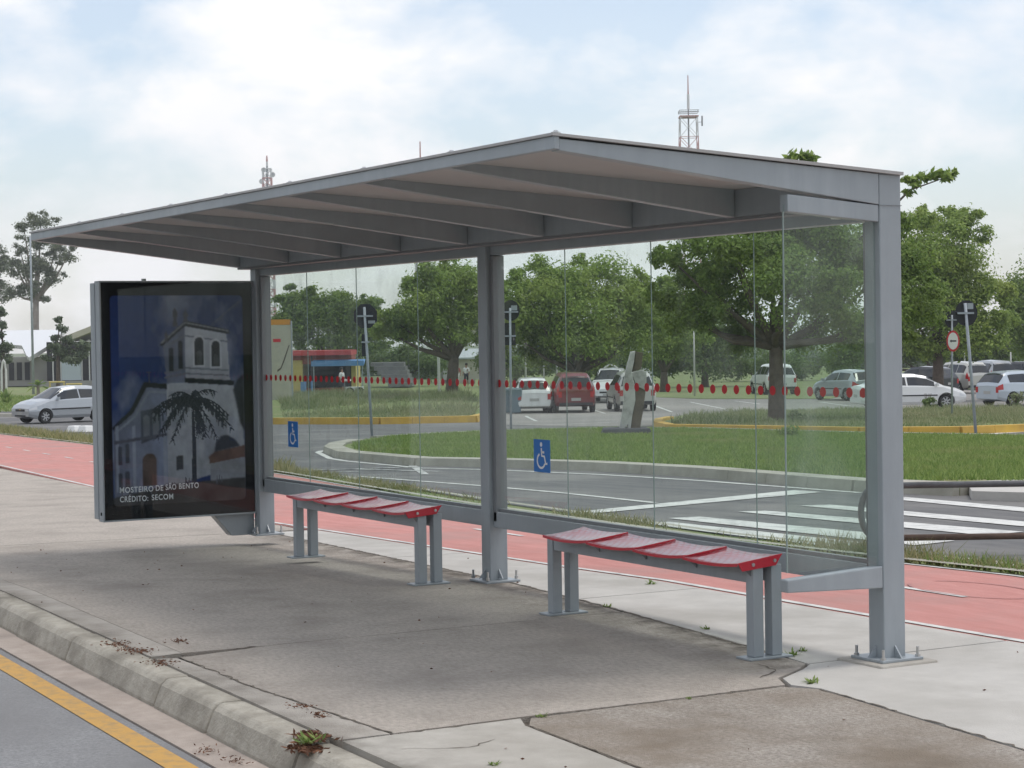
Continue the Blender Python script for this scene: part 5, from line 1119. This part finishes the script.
# dry litter
def litter(pts, n, r, label, seed, size=.02):
    rng = np.random.default_rng(seed); P = []
    for x, y, z in pts:
        o = rng.normal(size=(n, 3))*np.array([r, r*.6, .006]); o[:, 2] = np.abs(o[:, 2])+.004; P.append(o+np.array([x, y, z]))
    tag(rawmesh('dry_litter', leaf_cards(np.concatenate(P), size, .35, rng, .7), 4, 'dry'), label, 'litter', kind='stuff')
litter([(*g2(118, 645, 0), 0), (*g2(135, 652, 0), 0), (*g2(160, 664, 0), 0)], 90, .07, 'dry brown litter gathered at the cracked kerb', 61)
litter([(*g2(305, 745, 0), -.02), (*g2(312, 738, 0), 0), (*g2(300, 755, -.1), -.1)], 160, .05, 'dry red-brown grass heap in the kerb joint', 62, .04)
litter([(*g2(300, 708, 0), 0), (*g2(320, 716, 0), 0), (*g2(178, 642, 0), 0), (*g2(205, 752, -.13), -.13), (*g2(235, 762, -.13), -.13)], 40, .04, 'scattered dry twigs along the kerb', 63)
rngp = np.random.default_rng(64); pp = np.stack([rngp.uniform(-1.5, 9, 100), rngp.uniform(-.8, 2.9, 100), np.full(100, .004)], 1); pp[:, 2] += np.array([Z(a, b) for a, b in pp[:, :2]])
tag(rawmesh('paving_debris', leaf_cards(pp, .018, .5, rngp, .9), 4, 'dry'), 'specks of dry leaf scattered on the paving', 'litter', kind='stuff')

# ================================================================== BACKGROUND BUILDINGS
def frame_at(u, d, name, label, cat):
    p = foot(u, d); t = thing(name, label, cat, p, -YAW); k = d/F
    def B(nm, u0, u1, v0, v1, x0, x1, m, par=None): # box spanning pixels, x = metres behind the front plane
        return MB().box((x0, -(u1-u)*k, px_z(u, v1, p)), (x1, -(u0-u)*k, px_z(u, v0, p))).build(nm, m, par or t)
    return t, B, p, k
t, B, p, k = frame_at(318, 134, 'kiosk', 'yellow kiosk with red roof and blue awning behind tall grass', 'kiosk')
B('wall', 268, 303, 360, 398, 0, 4, 'wall_yellow'); B('wall', 351.5, 356, 363, 398, 0, 4, 'wall_yellow'); B('back_wall', 303, 352, 360, 398, 3.6, 3.9, 'dark_room')
B('counter', 303, 351, 388, 398, .05, .4, 'brick_red'); B('base', 266, 303, 391.5, 399, -.15, -.01, 'brick_red'); B('fascia', 268, 303, 355.5, 360, -.1, 4, 'brick_red'); B('fascia', 303, 352, 355.5, 364, -.06, 3.5, 'brick_red')
B('roof', 264, 352, 350.5, 355.3, -.6, 4.4, 'roof_red'); B('post', 312, 313.5, 355.4, 398, -.55, -.4, 'car_trim')
MB().prism([(-1.6, -(366-318)*k, px_z(318, 365.5, p)), (-.2, -(366-318)*k, px_z(318, 360.5, p)), (-.2, -(366-318)*k, px_z(318, 359.8, p)), (-1.6, -(366-318)*k, px_z(318, 364.8, p))], (0, 52*k, 0)).build('awning', 'awning', t)
B('awning_valance', 314, 366, 361, 366, -1.66, -1.61, 'awning')
for u0 in (316, 364): B('awning_post', u0, u0+.8, 364, 398, -1.6, -1.54, 'pole')
t, B, p, k = frame_at(282, 112, 'map_totem', 'tall beige map totem with orange top beside the kiosk', 'totem')
B('panel', 272, 291.5, 325, 400, 0, .35, 'totem_map'); B('orange_header', 272, 290.8, 319.5, 324.8, -.01, .35, 'orange'); B('red_label', 274, 281.5, 338.8, 342, -.02, -.002, 'sign_red'); B('side_edge', 291.6, 292.6, 321, 400, .02, .33, 'metal')
MB().prism([(-.012, -(a-282)*k, px_z(282, b, p)) for a, b in [(277.5, 370), (281, 367.5), (284, 360), (289.5, 345), (290.2, 345.5), (284.8, 361), (281.5, 369), (277.8, 372)]], (.008, 0, 0)).build('map_line', 'bark', t)
t, B, p, k = frame_at(354, 126, 'food_cart', 'white food cart parked in front of the kiosk', 'cart')
B('body', 345, 363, 387, 396, 0, .9, 'wall_white'); B('canopy', 343.5, 350, 379.5, 381, -.1, .9, 'cloth_white')
for u0 in (348, 358): MB().tube([(-.06, -(u0+2-354)*k, .25), (.0, -(u0+2-354)*k, .25)], .25, 12).build('wheel', 'tyre', t)
B('pole', 344, 344.6, 381, 396, .3, .36, 'pole')
t, B, p, k = frame_at(302, 127, 'blue_chair_stack', 'bright blue plastic seats standing before the kiosk', 'seat')
B('seat', 300.5, 305.5, 382, 394, 0, .5, 'awning'); B('seat', 310.5, 312, 381, 394, .1, .5, 'awning')
t, B, p, k = frame_at(462, 190, 'low_building', 'beige building with pale metal roof behind the forked tree', 'building')
B('wall', 455, 480, 359, 384, 0, 8, 'wall_beige'); B('wall', 441, 455, 360, 384, 1.5, 8, 'wall_grey'); B('window', 443, 447, 366, 380, 1.4, 1.49, 'wall_white')
for a, b in ((452, 498), (438, 453)):
    MB().prism([(-.6, -(a-462)*k, px_z(462, 359, p)), (-.6, -(a-462)*k, px_z(462, 357.5, p)), (4, -(a-462)*k, px_z(462, 349, p)), (8.6, -(a-462)*k, px_z(462, 357, p)), (8.6, -(a-462)*k, px_z(462, 359, p))], (0, -(b-a)*k, 0)).build('roof', 'roof_grey', t)
B('wall', 480, 497, 359, 384, .02, 8, 'wall_beige')
t, B, p, k = frame_at(385, 150, 'concrete_bleachers', 'grey stepped bleachers right of the kiosk', 'bleachers')
for i in range(6): B('step', 368+i*4, 402+i*2, 363+i*4, 367+i*4-.1, 3-i*.6, 6, 'bleacher')
t, B, p, k = frame_at(658, 190, 'small_house', 'small white house glimpsed under the trees right of the sculpture', 'house')
B('wall', 645, 672, 356, 378, 0, 6, 'wall_white'); B('window', 650, 653, 361, 368, -.05, -.005, 'car_glass'); B('window', 660, 664, 361, 368, -.05, -.005, 'car_glass')
MB().prism([(-.4, -(643-658)*k, px_z(658, 356, p)), (3, -(643-658)*k, px_z(658, 349, p)), (6.4, -(643-658)*k, px_z(658, 356, p))], (0, -31*k, 0)).build('roof', 'roof_grey', t)
# arch
p = foot(611, 118); k = 118/F; t = thing('white_arch', 'white bent pipe arch behind the white off-road car', 'arch', p, -YAW)
MB().tube([(0, 12*k*cos(a), px_z(611, 385, p)+px_z(611, 358, p)*sin(a)*.55) for a in np.linspace(0, pi, 14)], .07, 6).build('pipe', 'pole_white', t)
# modern building at left
t, B, p, k = frame_at(55, 185, 'pavilion_building', 'long pavilion with white folded roof and dark glass at left', 'building')
B('wall', -40, 60, 357, 386, 2, 14, 'wall_grey'); B('glass_wall', 46, 100, 342, 386, .5, 12, 'dark_room'); B('white_wall', 62, 81, 362, 380.5, 0, .4, 'paint_iceblue'); B('plinth', 40, 130, 381, 388, -.3, .3, 'wall_grey')
for u0 in (52, 60, 81, 88.5): B('mullion', u0, u0+1, 340, 386, .3, .49, 'wall_white')
for u0 in (-6, 4, 12, 20): B('window', u0, u0+5, 362, 380, 1.9, 1.99, 'dark_room')
def wedge(pts, x0, x1, m, nm): MB().prism([(x0, -(a-55)*k, px_z(55, b, p)) for a, b in pts], (x1-x0, 0, 0)).build(nm, m, t)
_rf = [(-40, 329), (46, 329), (41, 346), (31, 357), (27, 355), (14, 345), (-40, 340)]
_rp = [((357-b)/28*9-.6, -(a-55)*k, px_z(55, b, p)) for a, b in _rf]
MB().prism(_rp, (.3, 0, -.35)).build('roof', 'paint_white', t)
wedge([(66, 337), (98, 325), (130, 316), (130, 322), (98, 331), (70, 341.5)], -.8, 13, 'wall_beige', 'roof')
B('fence_rail', -20, 100, 388.5, 390, -9, -8.9, 'wall_beige')
for i, (u, lb) in enumerate([(57, 'left'), (74, 'right')]):
    p2 = foot(u, 128); k2 = 128/F; t2 = thing('yellow_rail', 'yellow pipe hurdle on the lawn behind the silver hatchback, %s one' % lb, 'railing', p2, -YAW, 'yellow hurdles')
    zt = px_z(u, 382 if i == 0 else 384, p2)
    for y in (-7*k2, 7*k2): MB().tube([(0, y, -.05), (0, y, zt)], .05, 6).build('post', 'wall_yellow', t2)
    MB().tube([(0, -8*k2, zt), (0, 8*k2, zt)], .055, 6).build('bar', 'wall_yellow', t2)
p2 = foot(4, 140); k2 = 140/F; t2 = thing('white_arch', 'tall white pointed hoop at the left picture edge', 'arch', p2, -YAW)
zt = px_z(4, 360, p2); MB().tube([(0, 2.2*k2, 0), (0, 2.2*k2, zt*.7), (0, .8*k2, zt*.95), (0, 0, zt), (0, -.8*k2, zt*.95), (0, -2.2*k2, zt*.7), (0, -2.2*k2, 0)], .08, 6).build('hoop', 'wall_white', t2)

# ================================================================== ANTENNA TOWERS
def tower(u, d, vtop, vdeck, wpx, label, deck=True, thin=.1):
    p = foot(u, d); k = d/F; t = thing('antenna_tower', label, 'tower', p, -YAW); zd = px_z(u, vdeck, p); zt = px_z(u, vtop, p); w = wpx*k/2
    cols = ('tower_red', 'tower_white'); nb = max(4, int(zd/(2*w*1.1))); hh = zd/nb
    for i in range(nb):
        mb = MB(); z0, z1 = i*hh, (i+1)*hh-.01; ws_ = w*(1+.5*(1-i/nb)); we = w*(1+.5*(1-(i+1)/nb))
        c0 = [Vector((a*ws_, b*ws_, z0)) for a, b in ((-1, -1), (1, -1), (1, 1), (-1, 1))]; c1_ = [Vector((a*we, b*we, z1)) for a, b in ((-1, -1), (1, -1), (1, 1), (-1, 1))]
        for j in range(4):
            mb.tube([c0[j], c1_[j]], thin*1.3, 5); mb.tube([c0[j], c1_[(j+1) % 4]], thin*.7, 4); mb.tube([c0[(j+1) % 4], c1_[j]], thin*.7, 4); mb.tube([c1_[j], c1_[(j+1) % 4]], thin*.8, 4)
        mb.build('lattice_section', cols[(nb-i) % 2], t)
    MB().tube([(0, 0, zd*.3), (0, 0, zd)], thin*2.2, 6).build('cable_ladder', 'metal_dark', t)
    if deck:
        MB().box((-w*1.1, -w*1.1, zd), (w*1.1, w*1.1, zd+.25)).build('platform', 'tower_red', t)
        rl = MB()
        for z in (1.0, 1.35):
            for j in range(4):
                a, b = [(-1, -1), (1, -1), (1, 1), (-1, 1)][j], [(-1, -1), (1, -1), (1, 1), (-1, 1)][(j+1) % 4]; rl.tube([(a[0]*w*1.1, a[1]*w*1.1, zd+z), (b[0]*w*1.1, b[1]*w*1.1, zd+z)], thin, 4)
        rl.build('railing', 'metal_dark', t)
    L_ = zt-zd
    MB().tube([(0, 0, zd), (0, 0, zd+L_*.2)], thin*1.8, 6).build('mast', 'metal_dark', t); MB().tube([(0, 0, zd+L_*.2), (0, 0, zd+L_*.55)], thin*(3.6 if deck else 2), 8).build('mast_antenna', 'tower_white', t)
    MB().tube([(0, 0, zd+L_*.55), (0, 0, zt)], [thin*2, thin*1.2], 6).build('mast_tip', 'tower_red', t)
    if deck:
        MB().tube([(0, -w*1.6, zd-1.8), (0, -w*1.6, zd+.3)], thin*2.2, 6).build('side_antenna', 'metal_dark', t); MB().tube([(0, -w, zd-1), (0, -w*1.6, zd-1)], thin*.7, 4).build('bracket', 'metal_dark', t)
    return t, zd, w
tower(692, 420, 76, 118, 17, 'red and white lattice mast with platform above the shelter roof', thin=.075)
t, zd, w = tower(271, 620, 156, 169, 8, 'small red and white mast with dish antennas over the left roof', deck=False, thin=.16)
for y, z in ((-1.9, -2), (1.6, -4), (-1.2, -6), (.9, -.5)): MB().disc((-w-.2, y, zd+z), .8, (1, 0, 0), 12).prism([(-w-.2, y+.3, zd+z-.4), (-w-.2, y-.3, zd+z-.4), (-w-.2, y-.3, zd+z+.6), (-w-.2, y+.3, zd+z+.6)], (.4, 0, 0)).build('dish', 'tower_white', t)
tower(424, 560, 142, 258, 12, 'thin distant mast with red tip left of the middle column', deck=False, thin=.14)

# ================================================================== PEOPLE (far off)
def person(u, d, label, shirt, shorts, seed, turn=0):
    p = foot(u, d); t = thing('person', label, 'person', p, -YAW+turn, 'people near the forked tree'); rr = random.Random(seed)
    J = dict(pel=(0, 0, .93), ch=(0, 0, 1.25), nk=(0, 0, 1.46), hd=(0, 0, 1.56), ht=(.01, 0, 1.72), hl=(0, .09, .90), kl=(-.10, .10, .48), al=(.06, .10, .06), tl=(-.10, .10, .02), hr=(0, -.09, .90), kr=(-.02, -.10, .48), ar=(.10, -.10, .08), tr=(-.06, -.10, .02),
             sl=(0, .19, 1.40), el=(.06, .25, 1.12), wl=(-.06, .25, .88), fl=(-.09, .24, .80), sr=(0, -.19, 1.40), er=(-.04, -.25, 1.12), wr=(-.14, -.24, .90), fr=(-.18, -.23, .83))
    Rd = dict(pel=.13, ch=.14, nk=.055, hd=.085, ht=.07, hl=.085, kl=.058, al=.038, tl=.032, hr=.085, kr=.058, ar=.038, tr=.032, sl=.058, el=.042, wl=.03, fl=.028, sr=.058, er=.042, wr=.03, fr=.028)
    Ed = [('pel', 'ch'), ('ch', 'nk'), ('nk', 'hd'), ('hd', 'ht'), ('pel', 'hl'), ('hl', 'kl'), ('kl', 'al'), ('al', 'tl'), ('pel', 'hr'), ('hr', 'kr'), ('kr', 'ar'), ('ar', 'tr'), ('ch', 'sl'), ('sl', 'el'), ('el', 'wl'), ('wl', 'fl'), ('ch', 'sr'), ('sr', 'er'), ('er', 'wr'), ('wr', 'fr')]
    def skin(name, keys, m, grow, par):
        ks_ = [q for q in J if q in keys]; me = bpy.data.meshes.new(name); me.from_pydata([J[q] for q in ks_], [(ks_.index(a), ks_.index(b)) for a, b in Ed if a in keys and b in keys], [])
        o = link(name, me, m, par); o.modifiers.new('skin', 'SKIN'); 
        if not me.skin_vertices: me.attributes.new('skin', 'FLOAT', 'POINT')
        for i, q in enumerate(ks_):
            sv = me.skin_vertices[0].data[i]; sv.radius = (Rd[q]+grow, Rd[q]+grow); sv.use_root = (i == 0)
        o.modifiers.new('sub', 'SUBSURF').levels = 1; return o
    try:
        bpy.context.view_layer.objects.active = None
        b = None
        def mk(name, keys, m, grow, par):
            ks_ = [q for q in J if q in keys]; bm = bmesh.new(); lay = bm.verts.layers.skin.verify(); vv = []
            for i, q in enumerate(ks_):
                v = bm.verts.new(J[q]); v[lay].radius = (Rd[q]+grow, Rd[q]+grow); v[lay].use_root = (i == 0); vv.append(v)
            for a, c in Ed:
                if a in keys and c in keys: bm.edges.new((vv[ks_.index(a)], vv[ks_.index(c)]))
            me = bpy.data.meshes.new(name); bm.to_mesh(me); bm.free(); o = link(name, me, m, par); o.modifiers.new('skin', 'SKIN'); sb = o.modifiers.new('sub', 'SUBSURF'); sb.levels = 1; sb.render_levels = 1; return o
        mk('body', set(J), 'skin', 0, t)
        mk('shirt', {'pel', 'ch', 'sl', 'el', 'sr', 'er'}, shirt, .015, t); mk('shorts', {'pel', 'hl', 'kl', 'hr', 'kr'}, shorts, .014, t)
    except Exception as e: print('person', e)
    MB().tube([(.03, 0, 1.60), (.03, 0, 1.70), (.03, 0, 1.76), (.03, 0, 1.79)], [.095, .105, .085, .03], 10).build('hair', 'hair', t, True)
    t.scale = (1, 1, 1)
person(457, 148, 'person in red top walking left of the middle column', 'cloth_red', 'cloth_white', 1, .4)
person(466.5, 150, 'person in white shirt walking beside the middle column', 'cloth_white', 'cloth_dark', 2, -.3)
person(342, 128, 'person in pale shirt standing at the food cart', 'cloth_white', 'cloth_dark', 3, 1.2)

# ================================================================== HAZE
hz_mat = bpy.data.materials.new('haze'); hz_mat.use_nodes = True; hn = hz_mat.node_tree.nodes; hn.clear()
ho = hn.new('ShaderNodeOutputMaterial'); hv = hn.new('ShaderNodeVolumePrincipled'); hv.inputs['Density'].default_value = .00045
hv.inputs['Color'].default_value = (.92, .95, 1, 1); hv.inputs['Anisotropy'].default_value = .2
hz_mat.node_tree.links.new(hv.outputs[0], ho.inputs['Volume']); MAT['haze'] = hz_mat
tag(bbox('haze', (-260, -870, -5), (1000, 420, 62), 'haze'), 'thin pale haze filling the air', 'haze', kind='stuff')
